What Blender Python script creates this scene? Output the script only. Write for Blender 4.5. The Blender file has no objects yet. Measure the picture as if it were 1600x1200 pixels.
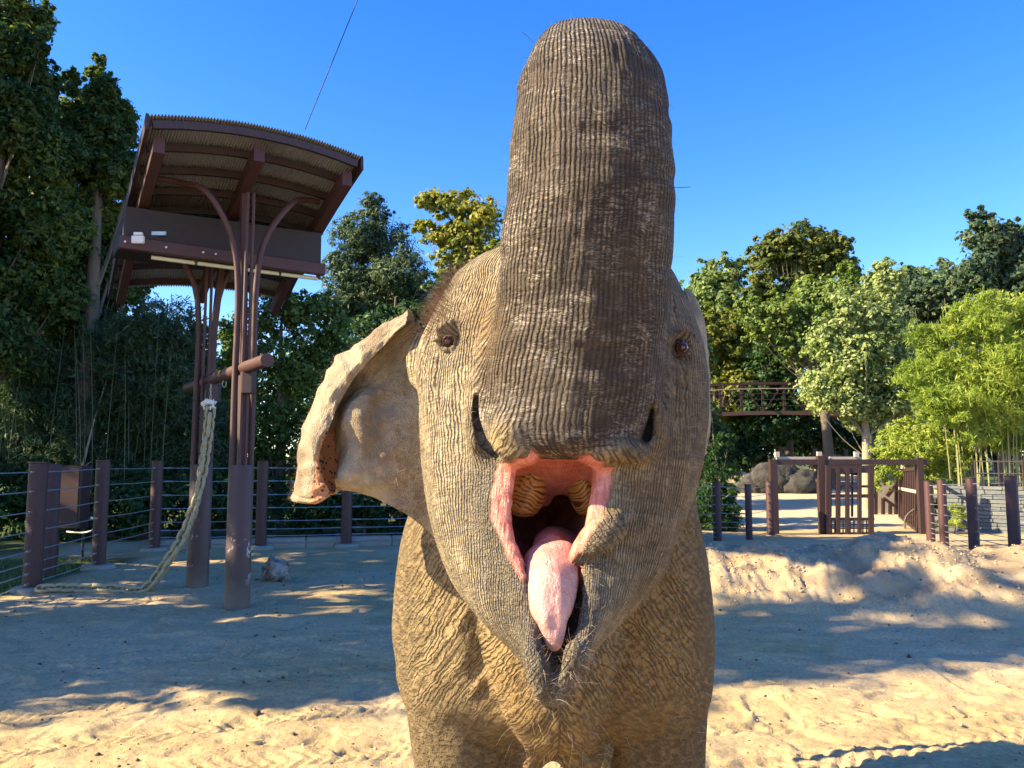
import bpy, bmesh, math, random, time
import numpy as np
from mathutils import Vector, Matrix

T0 = time.time()
random.seed(7)
rng = np.random.default_rng(7)
SC = bpy.context.scene
COL = SC.collection
R = math.radians

# ------------------------------------------------------------------ camera
CAM_H, FPX, PITCH = 1.6, 1244.0, math.atan(120 / 1244.0)
cam_data = bpy.data.cameras.new('camera')
cam_data.sensor_width = 36.0
cam_data.lens = 36.0 * FPX / 1600.0
cam_data.clip_start, cam_data.clip_end = 0.05, 2000
cam = bpy.data.objects.new('camera', cam_data)
COL.objects.link(cam)
cam.location = (0, 0, CAM_H)
cam.rotation_euler = (R(90) + PITCH, 0, 0)
SC.camera = cam

# ------------------------------------------------------------------ daylight
SUN_EL = R(31.0)
SUN_AZ = R(-100.5)          # measured from +Y (view direction) clockwise; negative = to the left
sun_dir = Vector((math.sin(SUN_AZ) * math.cos(SUN_EL), math.cos(SUN_AZ) * math.cos(SUN_EL), math.sin(SUN_EL)))
world = bpy.data.worlds.new('World')
SC.world = world
world.use_nodes = True
wn, wl = world.node_tree.nodes, world.node_tree.links
wn.clear()
sky = wn.new('ShaderNodeTexSky')
sky.sky_type = 'NISHITA'
sky.sun_disc = False
sky.sun_elevation = SUN_EL
sky.sun_rotation = SUN_AZ
sky.altitude = 100
sky.air_density = 1.0
sky.dust_density = 0.3
sky.ozone_density = 3.0
hs = wn.new('ShaderNodeHueSaturation')
hs.inputs['Hue'].default_value = 0.517
hs.inputs['Saturation'].default_value = 1.36
hs.inputs['Value'].default_value = 1.0
bg = wn.new('ShaderNodeBackground')
bg.inputs['Strength'].default_value = 0.118
wo = wn.new('ShaderNodeOutputWorld')
wl.new(sky.outputs[0], hs.inputs['Color'])
wl.new(hs.outputs[0], bg.inputs['Color'])
wl.new(bg.outputs[0], wo.inputs[0])

sun_data = bpy.data.lights.new('sun', 'SUN')
sun_data.energy = 5.0
sun_data.angle = R(0.5)
sun_data.color = (1.0, 0.83, 0.52)
sun = bpy.data.objects.new('sun', sun_data)
COL.objects.link(sun)
sun.rotation_euler = sun_dir.to_track_quat('Z', 'Y').to_euler()
sun.location = (-30, -8, 25)

SC.view_settings.view_transform = 'Standard'
SC.view_settings.look = 'None'
SC.view_settings.exposure = 1.68
SC.view_settings.gamma = 1.0
SC.view_settings.use_curve_mapping = False
SC.cycles.max_bounces = 6
SC.cycles.diffuse_bounces = 4
SC.cycles.transparent_max_bounces = 8


def P(px, py, d):
    """the world point that stands d metres in front of the camera plane (along +Y) and shows at pixel px, py"""
    u, v = (px - 800) / FPX, (600 - py) / FPX
    c, s = math.cos(PITCH), math.sin(PITCH)
    dy, dz = c - v * s, s + v * c
    k = d / dy
    return Vector((u * k, d, CAM_H + dz * k))


def G(px, d, z=0.0):
    """ground point at depth d showing in pixel column px"""
    c, s = math.cos(PITCH), math.sin(PITCH)
    # depth along optical axis
    ax = d * c + (z - CAM_H) * s
    return Vector(((px - 800) / FPX * ax, d, z))


# ------------------------------------------------------------------ object helpers
def tag(o, label=None, cat=None, group=None, kind=None):
    if label: o['label'] = label
    if cat: o['category'] = cat
    if group: o['group'] = group
    if kind: o['kind'] = kind
    return o


def empty(name, loc=(0, 0, 0), rz=0.0, **kw):
    o = bpy.data.objects.new(name, None)
    COL.objects.link(o)
    o.location = loc
    o.rotation_euler = (0, 0, rz)
    o.empty_display_size = 0.2
    return tag(o, **kw)


def link_mesh(name, me, mat=None, parent=None, smooth=False):
    o = bpy.data.objects.new(name, me)
    COL.objects.link(o)
    if mat is not None and len(me.materials) == 0:
        for m in (mat if isinstance(mat, (list, tuple)) else [mat]):
            me.materials.append(m)
    if parent is not None:
        o.parent = parent
    if smooth:
        me.shade_smooth()
    return o


def np_mesh(name, verts, faces, smooth=False, mat_idx=None):
    """fast mesh from arrays; faces is an (n,3) or (n,4) array or a list of such arrays"""
    verts = np.ascontiguousarray(verts, dtype=np.float32)
    fl = faces if isinstance(faces, list) else [faces]
    fl = [np.ascontiguousarray(f, dtype=np.int32) for f in fl if len(f)]
    me = bpy.data.meshes.new(name)
    me.vertices.add(len(verts))
    me.vertices.foreach_set('co', verts.ravel())
    loops = np.concatenate([f.ravel() for f in fl])
    tot = np.concatenate([np.full(len(f), f.shape[1], np.int32) for f in fl])
    start = np.concatenate([[0], np.cumsum(tot)[:-1]]).astype(np.int32)
    me.loops.add(len(loops))
    me.loops.foreach_set('vertex_index', loops)
    me.polygons.add(len(tot))
    me.polygons.foreach_set('loop_start', start)
    if smooth:
        me.polygons.foreach_set('use_smooth', np.ones(len(tot), bool))
    if mat_idx is not None:
        me.polygons.foreach_set('material_index', np.ascontiguousarray(mat_idx, dtype=np.int32))
    me.update(calc_edges=True)
    return me


def vattr(me, name, kind, arr, domain='POINT'):
    a = me.attributes.new(name, kind, domain)
    key = {'FLOAT': 'value', 'FLOAT_VECTOR': 'vector', 'FLOAT_COLOR': 'color'}[kind]
    a.data.foreach_set(key, np.ascontiguousarray(arr, dtype=np.float32).ravel())


class MB:
    """collects boxes, bars, tubes and prisms; build() links them as one mesh object"""
    def __init__(self):
        self.v, self.f = [], []

    def add(self, verts, faces):
        b = len(self.v)
        self.v += [tuple(p) for p in verts]
        self.f += [tuple(b + i for i in q) for q in faces]

    def box(self, c, s, rz=0.0, M=None):
        c = Vector(c)
        vs = []
        for z in (-1, 1):
            for x, y in ((-1, -1), (1, -1), (1, 1), (-1, 1)):
                p = Vector((x * s[0] / 2, y * s[1] / 2, z * s[2] / 2))
                if M is not None: p = M @ p
                if rz: p = Matrix.Rotation(rz, 3, 'Z') @ p
                vs.append(c + p)
        self.add(vs, [(3, 2, 1, 0), (4, 5, 6, 7), (0, 1, 5, 4), (1, 2, 6, 5), (2, 3, 7, 6), (3, 0, 4, 7)])

    def bar(self, a, b, w, h, up=(0, 0, 1)):
        """rectangular bar from a to b, w across, h along up"""
        a, b = Vector(a), Vector(b)
        t = (b - a).normalized()
        sd = t.cross(Vector(up))
        if sd.length < 1e-4: sd = t.cross(Vector((0, 1, 0)))
        sd.normalize()
        u = sd.cross(t).normalized()
        vs = []
        for p in (a, b):
            for x, y in ((-1, -1), (1, -1), (1, 1), (-1, 1)):
                vs.append(p + sd * (x * w / 2) + u * (y * h / 2))
        self.add(vs, [(0, 1, 2, 3), (7, 6, 5, 4), (0, 4, 5, 1), (1, 5, 6, 2), (2, 6, 7, 3), (3, 7, 4, 0)])

    def tube(self, pts, r, n=10, cap=True, closed=False, flat=None):
        pts = [Vector(p) for p in pts]
        m = len(pts)
        rr = r if isinstance(r, (list, tuple)) else [r] * m
        prev = None
        vs, fs = [], []
        for i, p in enumerate(pts):
            if closed:
                t = pts[(i + 1) % m] - pts[(i - 1) % m]
            else:
                t = pts[min(i + 1, m - 1)] - pts[max(i - 1, 0)]
            t.normalize()
            if prev is None:
                a = t.cross(Vector((0, 0, 1)))
                if a.length < 1e-3: a = t.cross(Vector((0, 1, 0)))
                a.normalize()
            else:
                a = prev - t * prev.dot(t)
                a.normalize()
            prev = a
            b = t.cross(a)
            for k in range(n):
                an = 2 * math.pi * k / n
                vs.append(p + a * (math.cos(an) * rr[i]) + b * (math.sin(an) * rr[i] * (flat or 1.0)))
        for i in range(m - (0 if closed else 1)):
            j = (i + 1) % m
            for k in range(n):
                q = (k + 1) % n
                fs.append((i * n + k, i * n + q, j * n + q, j * n + k))
        if cap and not closed:
            fs.append(tuple(reversed(range(n))))
            fs.append(tuple(range((m - 1) * n, m * n)))
        self.add(vs, fs)

    def mesh(self, name, smooth=False, bevel=0.0, segs=1):
        me = bpy.data.meshes.new(name)
        me.from_pydata([tuple(p) for p in self.v], [], self.f)
        bm = bmesh.new()
        bm.from_mesh(me)
        bmesh.ops.recalc_face_normals(bm, faces=bm.faces)
        if bevel > 0:
            es = [e for e in bm.edges if len(e.link_faces) == 2 and e.calc_face_angle(0) > 0.6]
            bmesh.ops.bevel(bm, geom=es, offset=bevel, segments=segs, affect='EDGES', profile=0.5)
        bm.to_mesh(me)
        bm.free()
        if smooth:
            me.shade_smooth()
            try:
                me.set_sharp_from_angle(angle=R(40))
            except Exception:
                pass
        me.update()
        return me

    def build(self, name, mat, parent=None, smooth=False, bevel=0.0, segs=1):
        return link_mesh(name, self.mesh(name, smooth, bevel, segs), mat, parent)


def catmull(pts, per=6):
    pts = [Vector(p) for p in pts]
    out = []
    n = len(pts)
    for i in range(n - 1):
        p0, p1, p2, p3 = pts[max(i - 1, 0)], pts[i], pts[i + 1], pts[min(i + 2, n - 1)]
        for k in range(per):
            t = k / per
            out.append(0.5 * ((2 * p1) + (p2 - p0) * t + (2 * p0 - 5 * p1 + 4 * p2 - p3) * t * t + (3 * p1 - p0 - 3 * p2 + p3) * t ** 3))
    out.append(pts[-1])
    return out


# ------------------------------------------------------------------ numpy noise
def _hash(ix, iy, iz, s):
    h = (ix.astype(np.int64) * 73856093) ^ (iy.astype(np.int64) * 19349663) ^ (iz.astype(np.int64) * 83492791) ^ (s * 2654435761)
    h = (h ^ (h >> 13)) * 1274126177
    h = h & 0x7fffffff
    return ((h ^ (h >> 16)) & 0xffff).astype(np.float32) / 65535.0


def vnoise(x, y, z, seed=0):
    """smooth value noise, about -1..1"""
    x, y, z = np.broadcast_arrays(np.asarray(x, dtype=np.float64), y, z)
    xi, yi, zi = np.floor(x), np.floor(y), np.floor(z)
    fx, fy, fz = x - xi, y - yi, z - zi
    fx, fy, fz = fx * fx * (3 - 2 * fx), fy * fy * (3 - 2 * fy), fz * fz * (3 - 2 * fz)
    r = 0
    for a in (0, 1):
        wa = fx if a else 1 - fx
        for b in (0, 1):
            wb = fy if b else 1 - fy
            for c in (0, 1):
                wc = fz if c else 1 - fz
                r = r + wa * wb * wc * _hash(xi + a, yi + b, zi + c, seed)
    return r * 2 - 1


def fbm(x, y, z, oct=4, seed=0, gain=0.5):
    r, a, f = 0, 1.0, 1.0
    for i in range(oct):
        r = r + a * vnoise(x * f, y * f, z * f, seed + i * 17)
        a *= gain
        f *= 2.03
    return r


# ------------------------------------------------------------------ material helpers
def new_mat(name):
    m = bpy.data.materials.new(name)
    m.use_nodes = True
    nt = m.node_tree
    b = nt.nodes.get('Principled BSDF')
    return m, nt, b


def nd(nt, typ, **kw):
    n = nt.nodes.new(typ)
    for k, v in kw.items():
        if k in n.inputs:
            n.inputs[k].default_value = v
        else:
            setattr(n, k, v)
    return n


def ramp(nt, fac, stops, interp='LINEAR'):
    n = nt.nodes.new('ShaderNodeValToRGB')
    n.color_ramp.interpolation = interp
    el = n.color_ramp.elements
    while len(el) > 1: el.remove(el[-1])
    el[0].position = stops[0][0]
    c = stops[0][1]
    el[0].color = (c, c, c, 1) if not isinstance(c, (tuple, list)) else (*c[:3], 1)
    for p, c in stops[1:]:
        e = el.new(p)
        e.color = (c, c, c, 1) if not isinstance(c, (tuple, list)) else (*c[:3], 1)
    nt.links.new(fac, n.inputs[0])
    return n.outputs[0]


def mixc(nt, fac, a, b, mode='MIX'):
    n = nt.nodes.new('ShaderNodeMix')
    n.data_type = 'RGBA'
    n.blend_type = mode
    for sock, val in ((n.inputs[0], fac), (n.inputs[6], a), (n.inputs[7], b)):
        if isinstance(val, bpy.types.NodeSocket):
            nt.links.new(val, sock)
        elif isinstance(val, (tuple, list)):
            sock.default_value = (*val[:3], 1)
        else:
            sock.default_value = val
    return n.outputs[2]


def math_n(nt, op, a, b=0.0, clamp=False):
    n = nt.nodes.new('ShaderNodeMath')
    n.operation = op
    n.use_clamp = clamp
    for i, v in enumerate((a, b)):
        if isinstance(v, bpy.types.NodeSocket):
            nt.links.new(v, n.inputs[i])
        else:
            n.inputs[i].default_value = v
    return n.outputs[0]


def noise(nt, scale, detail=4, rough=0.55, vec=None, dist=0.0, out='Fac'):
    n = nt.nodes.new('ShaderNodeTexNoise')
    n.inputs['Scale'].default_value = scale
    n.inputs['Detail'].default_value = detail
    n.inputs['Roughness'].default_value = rough
    n.inputs['Distortion'].default_value = dist
    if vec is not None: nt.links.new(vec, n.inputs['Vector'])
    return n.outputs[out]


def mapping(nt, vec, scale=(1, 1, 1), rot=(0, 0, 0), loc=(0, 0, 0)):
    n = nt.nodes.new('ShaderNodeMapping')
    n.inputs['Scale'].default_value = scale
    n.inputs['Rotation'].default_value = rot
    n.inputs['Location'].default_value = loc
    nt.links.new(vec, n.inputs['Vector'])
    return n.outputs[0]


def objcoord(nt):
    return nt.nodes.new('ShaderNodeTexCoord').outputs['Object']


def geopos(nt):
    return nt.nodes.new('ShaderNodeNewGeometry').outputs['Position']


def bump(nt, b, height, strength=0.5, dist=0.01, prev=None):
    n = nt.nodes.new('ShaderNodeBump')
    n.inputs['Strength'].default_value = strength
    n.inputs['Distance'].default_value = dist
    nt.links.new(height, n.inputs['Height'])
    if prev is not None: nt.links.new(prev, n.inputs['Normal'])
    if b is not None: nt.links.new(n.outputs[0], b.inputs['Normal'])
    return n.outputs[0]

# ================================================================== GROUND
def ss(a, b, x):
    t = np.clip((x - a) / (b - a), 0, 1)
    return t * t * (3 - 2 * t)


def poly_d(x, y, pts):
    """distance to a polyline, and the run along it"""
    D = np.full(np.shape(x), 1e9); S = np.zeros(np.shape(x)); T = np.zeros(np.shape(x)); run = 0
    for (x0, y0), (x1, y1) in zip(pts[:-1], pts[1:]):
        vx, vy = x1 - x0, y1 - y0
        L_ = math.hypot(vx, vy)
        t = np.clip(((x - x0) * vx + (y - y0) * vy) / L_ ** 2, 0, 1)
        d = np.hypot(x - x0 - vx * t, y - y0 - vy * t)
        sgn = np.sign((x - x0) * vy - (y - y0) * vx)
        m = d < D
        D = np.where(m, d, D); S = np.where(m, run + t * L_, S); T = np.where(m, d * sgn, T)
        run += L_
    return D, S, T


def base_h(x, y):
    """broad shape of the land"""
    drop = 0.5 * ss(1.0, 3.6, x) * ss(11.3, 14.0, y)
    rise = 0.03 * np.maximum(y - 25, 0) * ss(0, 6, x) * ss(400, 60, y)
    left = 0.035 * np.maximum(y - 19, 0) * ss(2, -6, x) * ss(200, 50, y)
    return rise - drop + left


def mound(x, y):
    crest = 9.9 + 0.25 * np.sin(x * 0.9) + 0.012 * (x - 4) ** 2
    hgt = (0.56 + 0.10 * np.sin(x * 1.35 + 2.2) + 0.05 * np.sin(x * 3.1)) * ss(-0.6, 1.4, x) * ss(16, 13, x)
    hgt = hgt - 0.10 * np.exp(-((x - 4.05) / 0.75) ** 2)
    front = ss(0, 1, np.clip((y - crest + 1.75) / 1.75, 0, 1))
    back = ss(0, 1, np.clip((crest + 1.9 - y) / 1.7, 0, 1))
    return hgt * front * back


tracks = [
    ([(-0.5, 3.75), (1.2, 4.32), (2.6, 4.78), (4.6, 5.5)], 0.11, 0.12, 0.020),
    ([(0.9, 4.85), (1.9, 5.1), (3.0, 5.2)], 0.06, 0.12, 0.022),
    ([(-5, 4.2), (-2.9, 4.55), (-1.2, 5.2), (0.5, 6.2)], 0.10, 0.09, 0.018),
    ([(-4.5, 3.6), (-2.4, 4.1), (-0.9, 4.5), (0.6, 5.4)], 0.11, 0.09, 0.018),
    ([(-3.5, 5.0), (-2.2, 5.9), (-0.5, 6.6), (1, 6.9)], 0.10, 0.09, 0.016),
    ([(-4.5, 6.0), (-2.6, 6.6), (-0.9, 7.9), (0.5, 9)], 0.10, 0.10, 0.016),
    ([(2.5, 4.0), (3.8, 4.3), (5.2, 4.9)], 0.10, 0.10, 0.020),
]


def ground_h(x, y, fine=True):
    z = base_h(x, y)
    m = mound(x, y)
    z = z + m
    arena = ss(24, 14, y)
    z = z + arena * 0.020 * vnoise(x * 0.7, y * 1.1, 0, 3) + arena * 0.012 * fbm(x * 2.3, y * 3.0, 0, 3, 5)
    if fine:
        mm = ss(0.02, 0.2, m)
        z = z + mm * (0.085 * fbm(x * 2.2, y * 2.6, 0, 3, 8) + 0.035 * np.abs(vnoise(x * 9, y * 9, 0, 9)) + 0.018 * vnoise(x * 21, y * 21, 0, 10))
        near = ss(16, 9, y)
        z = z + near * (0.007 * fbm(x * 7, y * 12, 0, 2, 14) + 0.0028 * vnoise(x * 34, y * 34, 0, 15))
        # scuffed ridges of raked sand at the edge of the shade
        rid = ss(4.9, 5.4, y) * ss(7.4, 6.6, y) * ss(1.0, 2.0, x)
        z = z + rid * 0.035 * np.maximum(vnoise(x * 0.9 + y * 0.6, y * 3.2, 0, 18), 0)
        # hoof and foot prints
        pr = vnoise(x * 5.5, y * 5.5, 3, 22)
        z = z - near * 0.016 * ss(0.30, 0.6, pr) * (1 - mm)
        pr2 = vnoise(x * 3.0 + 7, y * 3.4, 5, 23)
        z = z - near * 0.022 * ss(0.45, 0.62, pr2) * (1 - mm)
        for pts, hw, lug, dep in tracks:
            D, S, T = poly_d(x, y, pts)
            inside = ss(hw + 0.035, hw, D)
            ph = S / lug + np.abs(T) / lug * 0.8
            lugs = ss(0.1, 0.6, np.cos(ph * 2 * math.pi))
            lugs2 = ss(0.1, 0.6, np.cos((ph + 0.5) * 2 * math.pi))
            pat = np.where(T > 0, lugs, lugs2)
            wear = 0.5 + 0.5 * ss(-0.5, 0.2, vnoise(S * 1.3, 0.5, 0.5, 30))
            z = z - inside * wear * (dep * 0.35 + dep * pat)
            z = z + ss(0.05, 0.0, np.abs(D - hw - 0.03)) * dep * 0.5 * wear
    return z


xs = [0.0]
s_ = 0.017
while xs[-1] < 900:
    if xs[-1] > 4.6: s_ *= 1.055
    xs.append(xs[-1] + s_)
xs = np.array(xs); xs = np.concatenate([-xs[:0:-1], xs])
ys = [3.2]
s_ = 0.017
while ys[-1] < 1500:
    if ys[-1] > 6.4: s_ = min(s_ * (1.014 if ys[-1] < 11 else 1.05), 40)
    ys.append(ys[-1] + s_)
back = [3.2]
s_ = 0.05
while back[-1] > -60:
    s_ *= 1.15
    back.append(back[-1] - s_)
ys = np.concatenate([np.array(back[:0:-1]), np.array(ys)])
GX, GY = np.meshgrid(xs, ys, indexing='ij')
GZ = ground_h(GX, GY)
n1, n2 = GX.shape
i = (np.arange(n1 - 1)[:, None] * n2 + np.arange(n2 - 1)[None]).ravel()
gq = np.stack([i, i + n2, i + n2 + 1, i + 1], 1)
print('ground', n1 * n2, round(time.time() - T0, 1))


def gz_at(x, y):
    return float(ground_h(np.array([float(x)]), np.array([float(y)]), True)[0])


sand, nt, b = new_mat('sandy_ground')
pos = geopos(nt)
n_big = noise(nt, 0.35, 5, 0.6, pos)
n_med = noise(nt, 2.2, 6, 0.65, mapping(nt, pos, (1, 1.8, 1)))
n_fine = noise(nt, 38, 4, 0.7, pos)
n_grit = noise(nt, 160, 2, 0.7, pos)
c = mixc(nt, ramp(nt, n_med, [(0.35, 0.0), (0.65, 1.0)]), (0.40, 0.285, 0.135), (0.56, 0.415, 0.20))
c = mixc(nt, ramp(nt, n_big, [(0.42, 0.0), (0.60, 0.7)]), c, (0.56, 0.44, 0.28))
c = mixc(nt, ramp(nt, n_fine, [(0.38, 0.55), (0.56, 0.0)]), c, (0.27, 0.18, 0.09))
c = mixc(nt, ramp(nt, n_grit, [(0.60, 0.0), (0.72, 0.5)]), c, (0.64, 0.51, 0.33))
sepp = nt.nodes.new('ShaderNodeSeparateXYZ'); nt.links.new(pos, sepp.inputs[0])
# the heaped earth is browner, the far land grows green beyond the paths
isl = nd(nt, 'ShaderNodeAttribute', attribute_name='zone')
sz = nd(nt, 'ShaderNodeSeparateColor'); nt.links.new(isl.outputs['Color'], sz.inputs[0])
c = mixc(nt, math_n(nt, 'MULTIPLY', sz.outputs[0], 0.75), c, mixc(nt, ramp(nt, n_med, [(0.4, 0.0), (0.6, 1.0)]), (0.27, 0.185, 0.105), (0.43, 0.32, 0.20)))
c = mixc(nt, sz.outputs[1], c, mixc(nt, n_med, (0.035, 0.05, 0.018), (0.10, 0.13, 0.04)))
c = mixc(nt, math_n(nt, 'MULTIPLY', sz.outputs[2], 0.8), c, (0.50, 0.42, 0.30))
nt.links.new(c, b.inputs['Base Color'])
b.inputs['Roughness'].default_value = 0.95
b.inputs['Specular IOR Level'].default_value = 0.15
hh = math_n(nt, 'ADD', math_n(nt, 'MULTIPLY', n_fine, 1.0), math_n(nt, 'MULTIPLY', n_grit, 0.35))
bump(nt, b, hh, 0.8, 0.012)
gme = np_mesh('ground', np.stack([GX.ravel(), GY.ravel(), GZ.ravel()], 1), gq, smooth=True)
ground = link_mesh('ground', gme, sand)
ground['kind'] = 'structure'
zm = ss(0.05, 0.25, mound(GX, GY))
lawn = np.maximum(ss(-5.9, -6.3, GX) * ss(13.9, 12.9, GY) * ss(3, 6, GY), ss(16.0, 17.0, GY) * ss(3.0, 2.0, GX))
lawn = np.maximum(lawn, ss(0.0, 1.0, GX - 0.475 * GY) * ss(24, 25, GY))
lawn = np.maximum(lawn, ss(60, 75, GY))
lawn = np.maximum(lawn, ss(0.285, 0.265, GX / np.maximum(GY, 1)) * ss(24, 26, GY))
lawn = np.maximum(lawn, ss(0.235, 0.22, GX / np.maximum(GY, 1)) * ss(20, 21, GY))
lawn = np.maximum(lawn, ss(-8, -9, GX) * ss(-3, 2, GY))
path = ss(24, 26, GY) * (1 - lawn)
vattr(gme, 'zone', 'FLOAT_COLOR', np.stack([zm.ravel(), lawn.ravel(), path.ravel(), np.ones(GX.size)], 1))

# clods of earth on the heap
clod_m, nt, b = new_mat('earth_clod')
c = mixc(nt, noise(nt, 30, 3, 0.6, geopos(nt)), (0.32, 0.21, 0.11), (0.60, 0.45, 0.26))
nt.links.new(c, b.inputs['Base Color']); b.inputs['Roughness'].default_value = 0.95
r2 = np.random.default_rng(11)
ico = np.array([(0, 0, 1), (.9, 0, .3), (.28, .85, .35), (-.72, .5, .3), (-.72, -.5, .3), (.28, -.85, .35), (.7, .5, -.5), (-.3, .8, -.5), (-.9, 0, -.5), (-.3, -.8, -.5), (.7, -.5, -.5)])
icf = np.array([(0, 1, 2), (0, 2, 3), (0, 3, 4), (0, 4, 5), (0, 5, 1), (1, 6, 2), (2, 7, 3), (3, 8, 4), (4, 9, 5), (5, 10, 1), (2, 6, 7), (3, 7, 8), (4, 8, 9), (5, 9, 10), (1, 10, 6)])


def scatter_clods(name, xs_, ys_, sz_, mat, emb=0.2):
    n = len(xs_)
    zz = ground_h(xs_, ys_)
    V = ico[None] * (1 + r2.uniform(-.35, .35, (n, len(ico), 1)))
    a = r2.uniform(0, 6.28, n)
    x = V[..., 0] * np.cos(a)[:, None] - V[..., 1] * np.sin(a)[:, None]
    y = V[..., 0] * np.sin(a)[:, None] + V[..., 1] * np.cos(a)[:, None]
    z = V[..., 2] * r2.uniform(.5, .9, n)[:, None]
    P3 = np.stack([xs_[:, None] + x * sz_[:, None], ys_[:, None] + y * sz_[:, None], (zz + sz_ * emb)[:, None] + z * sz_[:, None]], -1)
    Fc = (np.arange(n)[:, None, None] * len(ico) + icf[None]).reshape(-1, 3)
    o = link_mesh(name, np_mesh(name, P3.reshape(-1, 3), Fc), mat)
    return o


cx, cy = r2.uniform(0.5, 10, 11000), r2.uniform(7.9, 11.2, 11000)
keep = (mound(cx, cy) > 0.05) & (vnoise(cx * 1.3, cy * 1.3, 0, 61) + 0.25 > r2.uniform(-.6, .9, 11000))
cx, cy = cx[keep], cy[keep]
tag(scatter_clods('earth_clods', cx, cy, np.clip(r2.lognormal(-4.75, 0.45, len(cx)), .004, .026), clod_m), 'small brown clods strewn over the heaped earth bank on the right', 'earth', kind='stuff')
cx, cy = r2.uniform(-5, 6, 2600), 3.3 + r2.uniform(0, 1, 2600) ** 1.3 * 8
tag(scatter_clods('gravel', cx, cy, np.clip(r2.lognormal(-5.3, 0.45, len(cx)), .003, .016), clod_m), 'loose pebbles and crumbs lying on the sandy yard floor', 'gravel', kind='stuff')

debris_m, nt, b = new_mat('dark_droppings_and_bark')
nt.links.new(mixc(nt, noise(nt, 20, 2, 0.5, geopos(nt)), (0.035, 0.024, 0.015), (0.13, 0.09, 0.05)), b.inputs['Base Color']); b.inputs['Roughness'].default_value = 0.9
cx, cy = r2.uniform(-6, 6.5, 1500), 3.4 + r2.uniform(0, 1, 1500) ** 1.2 * 9
tag(scatter_clods('debris', cx, cy, np.clip(r2.lognormal(-4.9, 0.5, len(cx)), .004, .028), debris_m, 0.05), 'dark crumbs of bark and dung strewn over the sandy yard', 'debris', kind='stuff')
straw_m, nt, b = new_mat('dry_straw')
b.inputs['Base Color'].default_value = (0.45, 0.34, 0.15, 1); b.inputs['Roughness'].default_value = 0.7
sm = MB()
for _ in range(420):
    x_, y_ = random.uniform(-5, 6), 3.4 + random.random() ** 1.3 * 7
    a_, l_ = random.uniform(0, 6.28), random.uniform(.03, .12)
    z_ = float(ground_h(np.array([x_]), np.array([y_]))[0]) + .004
    sm.tube([(x_, y_, z_), (x_ + math.cos(a_) * l_, y_ + math.sin(a_) * l_, z_ + .008)], random.uniform(.0012, .003), 3)
tag(sm.build('straw', straw_m), 'bits of straw and twigs scattered on the yard floor', 'straw', kind='stuff')

# ================================================================== FOLIAGE
def leaf_mat(name, dark, mid, light, trans=0.35, rough=0.55):
    m, nt, b = new_mat(name)
    L = nt.links.new
    lr = nd(nt, 'ShaderNodeAttribute', attribute_name='leafc').outputs['Fac']
    c = ramp(nt, lr, [(0.0, dark), (0.5, mid), (1.0, light)])
    L(c, b.inputs['Base Color'])
    b.inputs['Roughness'].default_value = rough
    b.inputs['Specular IOR Level'].default_value = 0.3
    t = nt.nodes.new('ShaderNodeBsdfTranslucent')
    g = nt.nodes.new('ShaderNodeHueSaturation'); g.inputs['Value'].default_value = 1.25; g.inputs['Saturation'].default_value = 1.1
    L(c, g.inputs['Color']); L(g.outputs[0], t.inputs['Color'])
    mx = nt.nodes.new('ShaderNodeMixShader'); mx.inputs[0].default_value = trans
    out = [n for n in nt.nodes if n.type == 'OUTPUT_MATERIAL'][0]
    L(b.outputs[0], mx.inputs[1]); L(t.outputs[0], mx.inputs[2]); L(mx.outputs[0], out.inputs[0])
    return m


LM = {
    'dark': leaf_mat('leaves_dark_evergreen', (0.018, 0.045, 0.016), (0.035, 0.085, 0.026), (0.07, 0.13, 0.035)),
    'teal': leaf_mat('leaves_blue_green', (0.030, 0.070, 0.040), (0.075, 0.125, 0.065), (0.17, 0.20, 0.09)),
    'mid': leaf_mat('leaves_mid_green', (0.045, 0.09, 0.022), (0.11, 0.18, 0.04), (0.22, 0.28, 0.06)),
    'pale': leaf_mat('leaves_pale_green', (0.10, 0.16, 0.045), (0.25, 0.32, 0.10), (0.42, 0.46, 0.19)),
    'lime': leaf_mat('leaves_bamboo_lime', (0.10, 0.17, 0.025), (0.27, 0.36, 0.06), (0.50, 0.54, 0.12), 0.45),
    'oak': leaf_mat('leaves_oak_turning', (0.05, 0.085, 0.018), (0.12, 0.155, 0.035), (0.24, 0.20, 0.045)),
    'gold': leaf_mat('leaves_golden', (0.10, 0.14, 0.022), (0.26, 0.27, 0.045), (0.46, 0.40, 0.07), 0.4),
    'bamboo_shade': leaf_mat('leaves_shaded_bamboo', (0.03, 0.065, 0.035), (0.06, 0.11, 0.055), (0.10, 0.15, 0.06)),  # deep shade of the left thicket put into the leaf colour
    'left': leaf_mat('leaves_left_trees', (0.03, 0.07, 0.03), (0.07, 0.13, 0.04), (0.27, 0.30, 0.05), 0.5),
}
bark, nt, b = new_mat('tree_bark')
oc = objcoord(nt)
c = mixc(nt, noise(nt, 6, 5, 0.65, mapping(nt, oc, (3, 3, .6))), (0.07, 0.05, 0.035), (0.22, 0.17, 0.12))
nt.links.new(c, b.inputs['Base Color']); b.inputs['Roughness'].default_value = 0.9
bump(nt, b, noise(nt, 12, 4, 0.7, mapping(nt, oc, (3, 3, .4))), 0.8, 0.03)
pale_bark, nt, b = new_mat('pale_bark')
oc = objcoord(nt)
c = mixc(nt, noise(nt, 6, 5, 0.65, mapping(nt, oc, (3, 3, .6))), (0.22, 0.18, 0.12), (0.42, 0.36, 0.26))
nt.links.new(c, b.inputs['Base Color']); b.inputs['Roughness'].default_value = 0.85


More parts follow.
